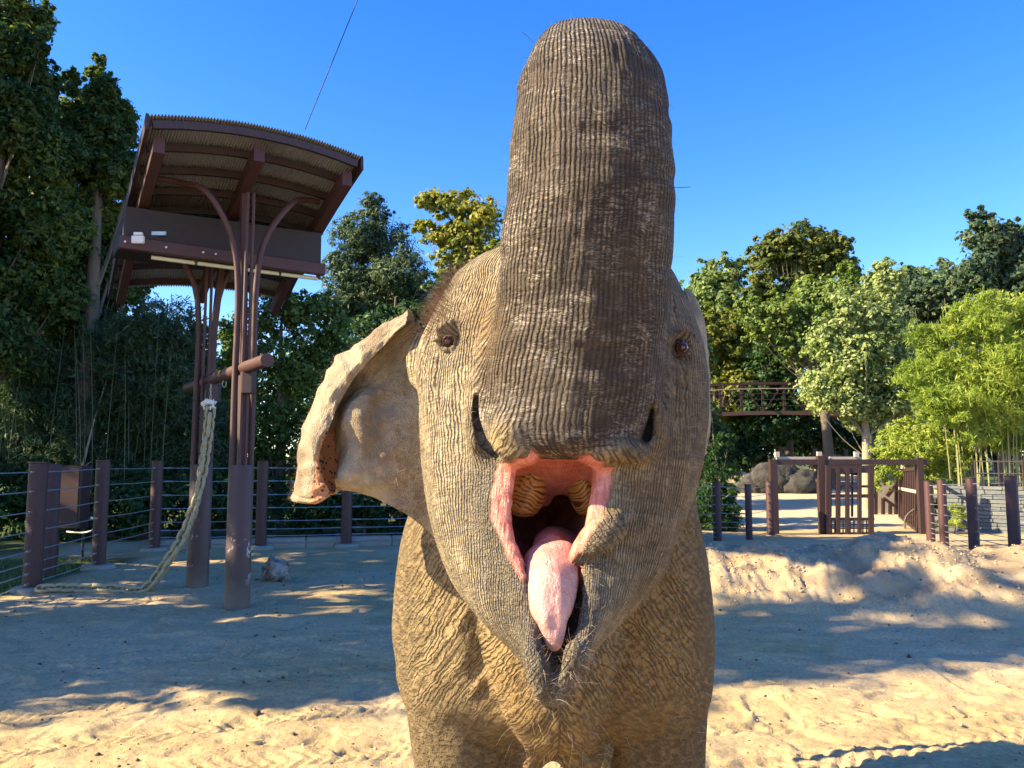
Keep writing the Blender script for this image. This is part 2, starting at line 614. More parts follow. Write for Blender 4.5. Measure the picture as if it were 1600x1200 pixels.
def leaves(centres, normals, size, aspect, rnd, droop=0.0, fold=0.25):
    """four-cornered folded leaves: one diamond each"""
    n = len(centres)
    d = normals + rnd.normal(0, 0.55, (n, 3))
    d[:, 2] -= droop
    d /= np.linalg.norm(d, axis=1, keepdims=True) + 1e-9
    r = rnd.normal(0, 1, (n, 3))
    a = np.cross(d, r); a /= np.linalg.norm(a, axis=1, keepdims=True) + 1e-9
    if droop > 0.4:       # long leaves hang along a drooping axis
        t = rnd.normal(0, 0.8, (n, 3)); t[:, 2] -= 0.5; t /= np.linalg.norm(t, axis=1, keepdims=True)
        a = t; d = np.cross(a, r); d /= np.linalg.norm(d, axis=1, keepdims=True) + 1e-9
    c = np.cross(d, a)
    s = size * rnd.uniform(0.65, 1.35, n)[:, None]
    p = np.stack([centres - a * s, centres + c * s * aspect + d * s * fold * .5, centres + a * s - d * s * fold, centres - c * s * aspect + d * s * fold * .5], 1)
    q = np.arange(n * 4).reshape(-1, 4)
    return p.reshape(-1, 3), q


def crown(lobes, n, size, aspect, rnd, cl=0.38, per=30, droop=0.0, core=0.35, light=0.5, flat=1.0):
    """lobes: centre, radii; leaf clumps spread through and over them"""
    sub = []
    for c, r in lobes:
        sub.append((c, tuple(q * 0.90 for q in r)))
        for _ in range(6):
            u = rnd.normal(0, 1, 3); u /= np.linalg.norm(u)
            f = rnd.uniform(0.25, 0.45)
            sub.append((tuple(np.array(c) + u * np.array(r) * rnd.uniform(0.62, 0.98)), tuple(q * f for q in r)))
    lobes = sub
    vol = np.array([max(l[1][0] * l[1][2], l[1][0] * l[1][1]) for l in lobes])
    cnt = np.maximum((vol / vol.sum() * n / per).astype(int), 3)
    C, N, S = [], [], []
    for (c, r), k in zip(lobes, cnt):
        u = rnd.normal(0, 1, (k, 3)); u /= np.linalg.norm(u, axis=1, keepdims=True)
        rad = np.where(rnd.uniform(0, 1, k) < core, rnd.uniform(0.2, 0.85, k), rnd.uniform(0.8, 1.12, k))
        fr = rnd.uniform(0, 1, k) < 0.14
        rad = np.where(fr, rnd.uniform(1.1, 1.38, k), rad)
        lump = 1 + 0.22 * vnoise(u[:, 0] * 2.2 + c[0], u[:, 1] * 2.2 + c[1], u[:, 2] * 2.2, 91)
        p = np.array(c) + u * np.array(r) * (rad * lump)[:, None]
        C.append(p); N.append(u); S.append(rnd.uniform(0.6, 1.35, k) * min(r) * cl * np.where(fr, 0.6, 1))
    C, N, S = np.concatenate(C), np.concatenate(N), np.concatenate(S)
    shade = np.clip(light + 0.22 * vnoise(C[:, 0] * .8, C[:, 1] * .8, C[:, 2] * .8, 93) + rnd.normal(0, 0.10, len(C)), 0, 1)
    k = len(C)
    off = rnd.normal(0, 0.5, (k, per, 3)); off[..., 2] *= 0.75 * flat
    pts = (C[:, None] + off * S[:, None, None]).reshape(-1, 3)
    nn = (off / (np.linalg.norm(off, axis=2, keepdims=True) + 1e-6) + N[:, None] * 0.7 + np.array([0, 0, .5])).reshape(-1, 3)
    V, Q = leaves(pts, nn, size, aspect, rnd, droop)
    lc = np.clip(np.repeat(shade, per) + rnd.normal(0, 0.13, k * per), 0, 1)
    return V, Q, np.repeat(lc, 4), C


def tree(name, label, cat, base, lobes_px, d, n, size, mat, seed, group=None, aspect=0.55, depth=0.8, trunk_r=0.16, bmat=None, droop=0.0, per=30, cl=0.38, light=0.5, limbs=10, core=0.35, lobes_abs=None, spread=0.5, flat=1.0):
    rnd = np.random.default_rng(seed)
    bx_, by_ = base
    gz0 = gz_at(bx_, by_)
    loc = Vector((bx_, by_, gz0))
    lobes = []
    for px_, py_, rx, ry in (lobes_px or []):
        dd = d + rnd.uniform(-spread, spread)
        c = P(px_, py_, dd)
        lobes.append((tuple(c - loc), (rx * dd / FPX, min(rx, ry * 1.3) * dd / FPX * depth, ry * dd / FPX)))
    if lobes_abs: lobes += lobes_abs
    root = empty(name, loc, label=label, cat=cat, group=group)
    V, Q, lc, C = crown(lobes, n, size, aspect, rnd, cl, per, droop, core, light, flat)
    me = np_mesh('crown', V, Q)
    vattr(me, 'leafc', 'FLOAT', lc)
    link_mesh('crown', me, LM[mat], root)
    mb = MB()
    top = max(c[2] + r[2] * 0.5 for c, r in lobes)
    cxm = np.mean([c[0] for c, r in lobes]); cym = np.mean([c[1] for c, r in lobes])
    pts = [Vector((0, 0, -0.15)), Vector((cxm * .1 + rnd.normal(0, .08), cym * .1, top * .3)), Vector((cxm * .5, cym * .5, top * .62)), Vector((cxm, cym, top * .93))]
    tp = catmull(pts, 4)
    mb.tube(tp, [trunk_r * (1.25 - 1.1 * i / (len(tp) - 1)) for i in range(len(tp))], 9)
    tk = mb.build('trunk', bmat or bark, root, smooth=True)
    lm = MB()
    pick = rnd.choice(len(C), min(limbs * 3, len(C)), replace=False)
    for k, j in enumerate(pick):
        e = Vector(C[j])
        t = min(max((e.z - 0.25 * abs(e.x - cxm)) / top * .75, .2), .9) * (len(tp) - 1)
        s0 = tp[int(t)]
        m_ = (s0 + e) / 2 + Vector((0, 0, -0.08 * (e - s0).length))
        r0 = trunk_r * (.30 if k < limbs else .11)
        cc = catmull([s0, m_, e], 3)
        lm.tube(cc, [r0 * (1 - .85 * i / (len(cc) - 1)) for i in range(len(cc))], 5, cap=False)
    lm.build('limbs', bmat or bark, root, smooth=True)
    return root


exec_trees = []
# ---- right side, beyond the gate
tree('oak_tree', 'tall oak with olive and rusty open crown highest against the sky on the right', 'tree', (17.2, 50), [(1250, 378, 52, 28), (1205, 400, 34, 30), (1300, 385, 36, 26), (1255, 420, 72, 34), (1190, 445, 30, 26), (1320, 412, 22, 18), (1250, 465, 70, 34)], 50, 21000, 0.17, 'oak', 1, trunk_r=.35, cl=.4, core=.5, light=.5)
tree('round_tree', 'round light green tree right of the elephant, its top against the sky', 'tree', (14.5, 56), [(1120, 440, 34, 38), (1135, 480, 46, 40), (1095, 470, 30, 40), (1150, 425, 18, 26)], 56, 16000, 0.16, 'pale', 2, trunk_r=.3, light=.35)
tree('yellow_green_tree', 'yellow-green leafy tree directly above the left end of the footbridge', 'tree', (12.0, 49), [(1110, 530, 34, 40), (1135, 560, 34, 36), (1090, 500, 30, 32), (1150, 515, 28, 30)], 49, 14000, 0.14, 'gold', 3, trunk_r=.25, light=.28)
tree('broad_tree', 'mid green broad tree between the oak and the pale tree', 'tree', (17.5, 44), [(1215, 500, 52, 38), (1290, 480, 56, 48), (1260, 530, 60, 40), (1320, 455, 36, 36), (1180, 500, 30, 36)], 44, 20000, 0.13, 'mid', 4, trunk_r=.28, light=.75)
tree('sunlit_tree', 'sunny yellow-green leafy tree low behind the left end of the footbridge', 'tree', (12.0, 47.5), [(1110, 590, 36, 30), (1150, 600, 30, 24), (1085, 560, 30, 36), (1130, 640, 34, 20)], 47.5, 12000, 0.12, 'gold', 9, trunk_r=.2, light=.45)
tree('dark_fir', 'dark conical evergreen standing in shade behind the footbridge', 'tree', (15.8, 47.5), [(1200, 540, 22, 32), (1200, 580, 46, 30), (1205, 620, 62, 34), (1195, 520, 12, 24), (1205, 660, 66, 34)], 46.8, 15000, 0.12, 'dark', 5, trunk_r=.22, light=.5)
tree('pale_tree', 'large pale green tree with a bare pale trunk beside the gate', 'tree', (13.9, 31.5), [(1290, 610, 42, 38), (1330, 560, 48, 46), (1300, 530, 38, 40), (1370, 500, 40, 44), (1400, 560, 44, 44), (1345, 620, 52, 38), (1400, 620, 44, 44), (1385, 440, 28, 34), (1350, 655, 34, 20), (1330, 480, 30, 34)], 31.5, 60000, 0.08, 'pale', 6, trunk_r=.17, bmat=pale_bark, light=.62, cl=.4)
tree('rusty_tree', 'green tree with one rusty orange branch right of the pale tree', 'tree', (18.3, 36), [(1440, 470, 46, 36), (1480, 500, 48, 48), (1420, 520, 40, 44), (1500, 450, 36, 30), (1460, 550, 46, 40), (1425, 445, 14, 22)], 36, 24000, 0.105, 'teal', 7, trunk_r=.2, light=.62)
tree('tall_dark_tree', 'tall grey-green tree rising at the right edge of the picture', 'tree', (20.6, 33.5), [(1540, 365, 36, 36), (1575, 385, 40, 42), (1530, 420, 34, 34), (1590, 440, 50, 46), (1545, 470, 46, 34), (1620, 400, 40, 50), (1525, 340, 16, 16)], 33, 24000, 0.11, 'teal', 8, trunk_r=.25, light=.5)


def bamboo(name, label, spots, lobes_px, d, n, size, mat, seed, light, culm_h, group=None, cm=None):
    rnd = np.random.default_rng(seed)
    bx_, by_ = spots[0]
    root = tree(name, label, 'bamboo', (bx_, by_), lobes_px, d, n, size, mat, seed, group=group, aspect=0.16, droop=0.8, trunk_r=.03, bmat=pale_bark, light=light, limbs=3, cl=.42, per=40)
    mb = MB()
    o0 = Vector(root.location)
    for k, (x, y) in enumerate(spots):
        z0 = gz_at(x, y)
        lean = rnd.normal(0, .07), rnd.normal(0, .06)
        h = culm_h * rnd.uniform(.75, 1.15)
        p = [Vector((x, y, z0 - .1)) - o0, Vector((x + lean[0] * h * .3, y + lean[1] * h * .3, z0 + h * .5)) - o0, Vector((x + lean[0] * h, y + lean[1] * h, z0 + h)) - o0]
        mb.tube(catmull(p, 3), [(.02 - .0025 * i) * (culm_h / 6) for i in range(7)], 5)
    mb.build('culms', cm or culm_m, root, smooth=True)
    return root


culm_m, nt, b = new_mat('bamboo_culm')
c = mixc(nt, noise(nt, 3, 2, 0.5, objcoord(nt)), (0.16, 0.17, 0.06), (0.36, 0.34, 0.16))
nt.links.new(c, b.inputs['Base Color']); b.inputs['Roughness'].default_value = 0.45
culm_d, nt, b = new_mat('shaded_bamboo_culm')  # darker copy of the culm, deep shade put into its colour
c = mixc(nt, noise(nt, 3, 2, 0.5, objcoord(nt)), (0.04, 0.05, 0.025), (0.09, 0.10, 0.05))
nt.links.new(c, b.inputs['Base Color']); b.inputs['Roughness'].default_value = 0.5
rb = np.random.default_rng(5)
bamboo('bamboo_clump', 'bright lime bamboo thicket leaning over the stone wall at the right edge', [(14.6 + rb.uniform(-.2, 3.2), 26.2 + rb.uniform(-.8, 1.2)) for _ in range(60)],
       [(1455, 540, 34, 34), (1500, 500, 30, 30), (1480, 580, 46, 36), (1545, 490, 36, 36), (1590, 500, 34, 40), (1425, 590, 30, 26), (1500, 620, 56, 38), (1580, 570, 56, 46), (1540, 545, 40, 36), (1560, 640, 66, 36), (1465, 640, 34, 26), (1620, 530, 40, 50), (1590, 690, 50, 22), (1525, 680, 40, 18)], 25.6, 70000, 0.10, 'lime', 21, .5, 6.5)
tree('yellow_shrub', 'bright yellow-green shrub between the gate and the stone wall', 'shrub', (14.4, 27.3), [(1400, 700, 34, 26), (1440, 700, 40, 30), (1480, 710, 34, 32), (1420, 675, 34, 20), (1455, 740, 50, 24), (1385, 735, 26, 30)], 27.5, 20000, 0.06, 'lime', 22, light=.62, trunk_r=.04, aspect=.3)
tree('dark_bamboo', 'dark drooping bamboo in shade beside the elephant, left of the gate', 'bamboo', (6.3, 24.6), [(1120, 690, 26, 32), (1118, 740, 32, 40), (1105, 790, 36, 40), (1135, 800, 26, 36), (1095, 650, 26, 30)], 24.8, 17000, 0.09, 'dark', 23, aspect=.2, droop=.6, light=.7, trunk_r=.05)
tree('backdrop_tree', 'dark tree filling the gap behind the bamboo at the right edge', 'tree', (20.5, 38), [(1480, 640, 60, 50), (1560, 620, 60, 60), (1620, 600, 60, 70), (1420, 660, 50, 44), (1500, 710, 70, 30), (1590, 700, 60, 40)], 38, 14000, 0.13, 'dark', 33, trunk_r=.2, light=.4)
tree('hedge', 'dark hedge behind the gate, right of the boulders', 'hedge', (21.5, 56), [(1290, 715, 60, 20), (1350, 715, 50, 26), (1330, 690, 60, 26)], 56, 7000, 0.15, 'dark', 28, light=.3, trunk_r=.1)
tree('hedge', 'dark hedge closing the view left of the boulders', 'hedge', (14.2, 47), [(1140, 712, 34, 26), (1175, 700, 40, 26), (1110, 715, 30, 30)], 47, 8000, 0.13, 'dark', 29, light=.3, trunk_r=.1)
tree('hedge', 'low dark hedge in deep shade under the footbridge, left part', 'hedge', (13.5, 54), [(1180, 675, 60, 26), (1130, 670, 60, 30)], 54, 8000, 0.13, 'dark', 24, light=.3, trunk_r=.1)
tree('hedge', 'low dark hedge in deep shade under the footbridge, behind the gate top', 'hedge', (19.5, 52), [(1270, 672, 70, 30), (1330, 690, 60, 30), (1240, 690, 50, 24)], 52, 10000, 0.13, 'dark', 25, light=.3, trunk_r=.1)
tree('spiky_shrub', 'small sunlit spiky shrub behind the fence, between post and stone wall', 'shrub', (12.7, 23.2), [(1500, 800, 14, 12), (1490, 815, 16, 10)], 23.2, 900, 0.09, 'lime', 26, aspect=.12, light=.6, trunk_r=.02, spread=.1, limbs=3)
tree('climber_mat', 'dark ivy mass on the bank left of the stone wall', 'shrub', (12.2, 25), [(1478, 775, 24, 22), (1455, 790, 20, 22)], 25.2, 5000, 0.06, 'dark', 27, light=.6, trunk_r=.03, spread=.1, limbs=3)

# ---- behind the elephant
tree('tall_tree', 'tall pale green tree behind the pale trunked tree, by the edge', 'tree', (19.5, 44), [(1350, 500, 50, 44), (1400, 470, 44, 36), (1440, 450, 44, 30), (1470, 470, 50, 40), (1385, 520, 60, 50)], 44, 18000, 0.13, 'pale', 34, trunk_r=.25, light=.35)
for k, (bx0, lobes, mt, lab) in enumerate([
    ((20, 66), [(1060, 480, 50, 40), (1110, 520, 60, 60), (1180, 540, 60, 60), (1080, 600, 70, 60), (1160, 640, 80, 50)], 'pale', 'far pale green wood filling the gap above the left half of the footbridge'),
    ((30, 66), [(1260, 520, 70, 60), (1330, 480, 60, 50), (1400, 470, 60, 50), (1250, 610, 80, 60), (1360, 600, 90, 70), (1290, 680, 80, 40)], 'mid', 'far mid green wood behind the oak and the pale tree'),
    ((40, 66), [(1480, 450, 60, 46), (1560, 450, 60, 60), (1640, 440, 70, 60), (1480, 550, 80, 80), (1580, 560, 80, 80), (1500, 660, 90, 60), (1620, 660, 80, 60)], 'teal', 'far blue-green wood behind the bamboo')]):
    tree('backdrop_tree', lab, 'tree', bx0, lobes, 62, 13000, 0.26, mt, 130 + k, trunk_r=.3, limbs=3, light=.5)
tree('backdrop_tree', 'dark wood behind the bamboo thicket at the far left', 'tree', (-17, 29), [(-20, 500, 90, 90), (60, 560, 80, 90), (140, 600, 80, 90), (20, 680, 90, 70), (120, 720, 90, 50)], 28, 18000, 0.15, 'dark', 141, trunk_r=.25, limbs=3)
tree('backdrop_tree', 'dark wood behind the shelter posts and the bamboo', 'tree', (-11, 29), [(210, 600, 80, 90), (290, 640, 70, 90), (350, 600, 60, 80), (240, 720, 90, 50), (360, 720, 80, 50), (230, 540, 50, 40)], 28, 18000, 0.15, 'dark', 142, trunk_r=.25, limbs=3)
tree('backdrop_tree', 'green tree partly hidden behind the elephant head', 'tree', (1.0, 40), [(800, 440, 60, 60), (880, 430, 60, 60), (960, 470, 60, 50), (1040, 500, 50, 50)], 40, 12000, 0.16, 'mid', 31, trunk_r=.3)
for k, (bb, lobes, dd, nn, sz, mt, lab) in enumerate([
    ((-6, 60), [(560, 640, 90, 60), (660, 620, 90, 70), (600, 700, 120, 50), (740, 660, 90, 60), (500, 600, 80, 70)], 60, 12000, 0.26, 'mid', 'far mid green wood hidden behind the ear and the feathery tree'),
    ((6, 62), [(800, 640, 100, 70), (900, 600, 100, 80), (1000, 640, 100, 70), (850, 700, 130, 50), (960, 710, 130, 40)], 62, 14000, 0.26, 'pale', 'far pale green wood hidden straight behind the elephant'),
    ((-1.0, 21.5), [(720, 740, 80, 60), (790, 760, 70, 60), (760, 690, 60, 50)], 21, 12000, 0.08, 'dark', 'dark shrubs behind the wire fence hidden by the left half of the elephant'),
    ((2.2, 22.5), [(870, 750, 80, 60), (940, 740, 70, 60), (1000, 770, 60, 50)], 22, 12000, 0.08, 'mid', 'green shrubs behind the wire fence hidden by the right half of the elephant'),
    ((5.0, 27), [(960, 720, 70, 60), (1030, 730, 60, 60), (1060, 680, 40, 50)], 26.5, 10000, 0.09, 'dark', 'dark shrubs hidden behind the right cheek of the elephant')]):
    tree('hedge', lab, 'hedge', bb, lobes, dd, nn, sz, mt, 150 + k, trunk_r=.12, limbs=3, light=.5)
tree('backdrop_tree', 'dark green thicket glimpsed between elephant and footbridge', 'tree', (6.9, 34), [(1050, 600, 50, 60), (1000, 640, 60, 60), (1075, 560, 34, 50), (960, 560, 60, 60)], 34, 14000, 0.12, 'mid', 32, trunk_r=.2, light=.4)

# ---- left side
tree('golden_oak', 'golden yellow oak against the sky just left of the trunk', 'tree', (-2.8, 40), [(675, 318, 30, 20), (715, 322, 34, 26), (755, 335, 34, 26), (690, 360, 30, 26), (740, 375, 44, 34), (770, 410, 40, 34), (720, 415, 40, 30), (655, 355, 14, 12)], 40, 17000, 0.13, 'gold', 41, trunk_r=.25, light=.5, core=.5, cl=.4)
tree('feathery_tree', 'tall blue-green feathery tree with its top catching the sun, right of the shelter', 'tree', (-5.2, 30), [(582, 330, 26, 26), (560, 370, 40, 34), (600, 380, 44, 34), (560, 420, 54, 34), (625, 430, 50, 34), (590, 460, 70, 34), (650, 480, 60, 34), (540, 480, 50, 34)], 30, 60000, 0.08, 'teal', 42, trunk_r=.16, light=.6, aspect=.3, cl=.42)
tree('shaded_tree', 'dark leafy tree in shade between the feathery tree and the ear', 'tree', (-4.0, 26), [(620, 520, 60, 40), (560, 540, 60, 44), (680, 500, 40, 40), (600, 600, 90, 50), (520, 590, 50, 50), (690, 450, 30, 26), (650, 640, 70, 60)], 26, 30000, 0.085, 'dark', 43, trunk_r=.2, light=.7)
tree('bushy_tree', 'mid green bushy tree in shade right behind the two shelter posts', 'tree', (-5.7, 19.5), [(430, 480, 50, 36), (485, 490, 44, 40), (520, 530, 40, 50), (390, 540, 50, 50), (470, 560, 50, 60), (430, 620, 70, 60), (380, 680, 60, 60), (480, 690, 60, 60), (350, 600, 40, 60), (440, 760, 80, 50)], 19.5, 42000, 0.055, 'mid', 44, trunk_r=.15, light=.38)
rb = np.random.default_rng(6)
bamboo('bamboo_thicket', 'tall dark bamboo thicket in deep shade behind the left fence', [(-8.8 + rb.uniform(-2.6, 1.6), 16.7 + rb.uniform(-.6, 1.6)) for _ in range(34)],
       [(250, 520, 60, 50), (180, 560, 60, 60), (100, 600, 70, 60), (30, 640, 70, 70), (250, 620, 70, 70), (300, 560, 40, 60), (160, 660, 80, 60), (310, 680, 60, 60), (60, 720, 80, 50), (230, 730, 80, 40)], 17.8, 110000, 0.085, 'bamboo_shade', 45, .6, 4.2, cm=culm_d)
tree('left_tree', 'huge dark green tree with sunlit yellow patches filling the left edge', 'tree', (-11.3, 16.2), [(20, 30, 50, 40), (50, 75, 30, 34), (5, 90, 50, 50), (60, 130, 36, 40), (35, 170, 50, 50), (10, 190, 70, 60), (70, 250, 60, 60), (10, 320, 70, 60), (80, 360, 60, 60), (30, 440, 70, 60), (-70, 150, 80, 90), (-80, 350, 80, 120), (90, 470, 50, 50), (-20, 540, 80, 60), (60, 40, 22, 40)], 17.2, 150000, 0.07, 'left', 46, trunk_r=.3, light=.5, aspect=.4, core=.5)
tree('left_tree', 'narrower dark tree between the left edge tree and the shelter roof', 'tree', (-9.4, 17.6), [(155, 96, 9, 16), (152, 120, 18, 24), (110, 130, 14, 24), (160, 160, 30, 34), (120, 185, 34, 36), (190, 175, 14, 24), (150, 200, 42, 36), (180, 190, 32, 44), (140, 250, 50, 50), (185, 270, 34, 50), (140, 340, 52, 50), (180, 370, 34, 44), (130, 430, 54, 50), (190, 450, 40, 40), (130, 510, 60, 44)], 18.4, 110000, 0.07, 'left', 47, trunk_r=.22, light=.5, aspect=.4, core=.45)
tree('hedge', 'dark shrubs behind the wire fence below the elephant ear', 'hedge', (-3.2, 17.5), [(560, 770, 70, 50), (640, 760, 60, 60), (500, 790, 60, 50), (700, 740, 60, 70), (600, 820, 90, 26)], 17.6, 22000, 0.055, 'dark', 48, light=.6, trunk_r=.04)
tree('hedge', 'dark undergrowth behind the far corner of the left fence', 'hedge', (-7.9, 16.4), [(190, 790, 80, 50), (310, 790, 60, 50), (90, 800, 80, 50), (380, 800, 60, 44), (20, 780, 60, 60)], 16.6, 22000, 0.055, 'dark', 49, light=.5, trunk_r=.04)

# ---- the belt of trees to the left of the yard, whose shade falls across it
for k, (x, y, r, h) in enumerate([(-12.5, 4.5, 1.75, 16.0), (-13.0, 9.6, 3.2, 16.5), (-14.5, 13.4, 3.3, 16), (-17.5, 5.0, 2.6, 10.5), (-18.0, 9.4, 3.2, 18), (-18.5, 13.6, 3.6, 17)]):
    lo = []
    rr_ = random.Random(60 + k)
    for q in range(14):
        zc = h * (0.22 + 0.74 * q / 13)
        ww = r * (0.72 if q < 11 else .5)
        lo.append(((rr_.uniform(-.33, .33) * r, rr_.uniform(-.28, .28) * r, zc), (ww, ww, h * .10)))
    lab = ['leafy shade tree nearest the yard, outside the left of the picture', 'second leafy shade tree outside the left of the picture, beside the fence corner', 'leafy shade tree beyond the fence corner, just left of the bamboo',
           'tall shade tree behind the nearest one, left of the yard', 'tall shade tree in the middle of the back row left of the yard', 'tall shade tree farthest along the back row, left of the bamboo'][k]
    tree('shade_tree', lab, 'tree', (x, y), None, y, (5200, 3300, 3300, 3500, 3000, 3300)[k], 0.16, 'left', 70 + k, group='shade trees left of the yard', lobes_abs=lo, trunk_r=.3, cl=.75, core=.8, limbs=6)

# grass at the foot of the left fence
r3 = np.random.default_rng(3)
gn = 9000
gx_, gy_ = r3.uniform(-9.5, -5.95, gn), r3.uniform(6.5, 13.2, gn)
kp = gx_ < np.interp(gy_, [6.5, 9.6, 12.06, 13.5], [-5.7, -6.02, -6.3, -6.5]) + 0.1 * vnoise(gx_ * 3, gy_ * 3, 0, 4)
gx_, gy_ = gx_[kp], gy_[kp]
gzz = ground_h(gx_, gy_)
n = len(gx_)
hh_ = r3.uniform(.03, .10, n); an = r3.uniform(0, 6.28, n); ww_ = .004
lean = r3.normal(0, .03, (n, 2))
V = np.stack([np.stack([gx_ - np.cos(an) * ww_, gy_ - np.sin(an) * ww_, gzz - .005], 1), np.stack([gx_ + np.cos(an) * ww_, gy_ + np.sin(an) * ww_, gzz - .005], 1), np.stack([gx_ + lean[:, 0], gy_ + lean[:, 1], gzz + hh_], 1)], 1).reshape(-1, 3)
me = np_mesh('grass', V, np.arange(n * 3).reshape(-1, 3)); vattr(me, 'leafc', 'FLOAT', np.repeat(r3.uniform(.2, 1, n), 3))
tag(link_mesh('grass', me, LM['mid']), 'short green grass under the left wire fence', 'grass', kind='stuff')
print('trees', round(time.time() - T0, 1))

# ================================================================== BUILT THINGS
def metal(name, a, c, rough=0.6, sc=8, spots=True):
    m, nt, b = new_mat(name)
    oc = objcoord(nt)
    col = mixc(nt, noise(nt, sc, 5, 0.65, oc), a, c)
    if spots:
        col = mixc(nt, ramp(nt, noise(nt, 26, 4, 0.7, oc), [(0.60, 0.0), (0.68, 0.55)]), col, tuple(x * 0.55 for x in a))
    nt.links.new(col, b.inputs['Base Color'])
    b.inputs['Roughness'].default_value = rough
    bump(nt, b, noise(nt, 60, 3, 0.6, oc), 0.25, 0.004)
    return m


rust = metal('brown_painted_steel', (0.050, 0.018, 0.018), (0.092, 0.038, 0.035))
rust_d = metal('dark_brown_steel', (0.028, 0.013, 0.013), (0.055, 0.026, 0.024), 0.5)
wire_m = metal('galvanised_wire', (0.30, 0.30, 0.29), (0.52, 0.52, 0.50), 0.4, spots=False)
wire_m.node_tree.nodes['Principled BSDF'].inputs['Metallic'].default_value = 0.7
white_m = metal('white_plastic', (0.62, 0.62, 0.60), (0.78, 0.78, 0.75), 0.5, spots=False)
tube_m = metal('cream_light_tube', (0.60, 0.56, 0.42), (0.74, 0.70, 0.55), 0.35, spots=False)
# post sleeves with chalky scuffs
sleeve_m, nt, b = new_mat('scuffed_brown_sleeve')
oc = objcoord(nt)
c = mixc(nt, noise(nt, 7, 5, 0.65, oc), (0.050, 0.024, 0.021), (0.095, 0.050, 0.042))
zsep = nt.nodes.new('ShaderNodeSeparateXYZ'); nt.links.new(oc, zsep.inputs[0])
zm_ = ramp(nt, math_n(nt, 'MULTIPLY', zsep.outputs[2], 0.6), [(0.12, 0.0), (0.26, 1.0), (0.40, 1.0), (0.55, 0.0)])
sc_ = ramp(nt, noise(nt, 6.5, 5, 0.75, mapping(nt, oc, (1, 1, .6), loc=(3.3, 1, 2))), [(0.575, 0.0), (0.61, 1.0)])
c = mixc(nt, math_n(nt, 'MULTIPLY', sc_, zm_), c, (0.42, 0.40, 0.38))
c = mixc(nt, ramp(nt, math_n(nt, 'ADD', zsep.outputs[2], math_n(nt, 'MULTIPLY', noise(nt, 5, 3, 0.6, oc), 0.3)), [(0.15, 0.7), (0.45, 0.0)]), c, (0.20, 0.155, 0.11))
nt.links.new(c, b.inputs['Base Color']); b.inputs['Roughness'].default_value = 0.55
bump(nt, b, noise(nt, 60, 3, 0.6, oc), 0.3, 0.004)
conc, nt, b = new_mat('concrete')
oc = geopos(nt)
c = mixc(nt, noise(nt, 4, 6, 0.7, oc), (0.22, 0.20, 0.16), (0.40, 0.37, 0.31))
nt.links.new(c, b.inputs['Base Color']); b.inputs['Roughness'].default_value = 0.9
bump(nt, b, noise(nt, 40, 4, 0.7, oc), 0.5, 0.01)

WZ = [1.47, 1.23, .98, .74, .50, .35, .225, .10]


def cable_fence(label, posts, spans, wires=WZ, hs=1.58, r=.108, group=None, pads=False, wr=.0075):
    """posts: (x, y, height above its ground, radius); spans: pairs of post indices"""
    x0, y0 = posts[0][:2]
    o0 = Vector((x0, y0, gz_at(x0, y0)))
    root = empty('wire_fence', o0, label=label, cat='fence', group=group)
    for (x, y, h, rr_) in posts:
        mb = MB()
        g = gz_at(x, y)
        p = Vector((x, y, g)) - o0
        ring = [(-.1, rr_), (h - .015, rr_), (h - .004, rr_ * .985), (h, rr_ * .93)]
        mb.tube([p + Vector((0, 0, z)) for z, _ in ring], [q for _, q in ring], 20)
        po = mb.build('post', rust, root, smooth=True)
        cb = MB()
        cb.tube([p + Vector((0, 0, h + .001)), p + Vector((0, 0, h + .022))], rr_ * 1.05, 20)
        cc = cb.build('post_cap', rust_d, po, smooth=True)
        if pads:
            pb = MB()
            pb.tube([p + Vector((0, 0, -.05)), p + Vector((0, 0, .05)), p + Vector((0, 0, .058))], [.26, .22, .19], 14)
            pb.build('footing', conc, po, smooth=True)
    for a, b_ in spans:
        A_, B_ = posts[a], posts[b_]
        pa, pb_ = Vector((A_[0], A_[1], gz_at(A_[0], A_[1]))) - o0, Vector((B_[0], B_[1], gz_at(B_[0], B_[1]))) - o0
        t = (pb_ - pa); t.z = 0; t.normalize()
        for w in wires:
            za, zb = w * (A_[2] / 1.58), w * (B_[2] / 1.58)
            q0, q1 = pa + Vector((0, 0, za)) + t * A_[3], pb_ + Vector((0, 0, zb)) - t * B_[3]
            mid = (q0 + q1) / 2 - Vector((0, 0, .008 * (q1 - q0).length / 2))
            wb_ = MB()
            wb_.tube([q0, mid, q1], wr, 5)
            wo = wb_.build('wire', wire_m, root)
            dr = (q1 - q0).normalized()
            for s0, s1 in ((q0, q0 + dr * .16), (q1 - dr * .10, q1)):
                tb = MB(); tb.tube([s0, s1], wr * 1.9, 6); tb.build('turnbuckle', wire_m, wo)
    return root


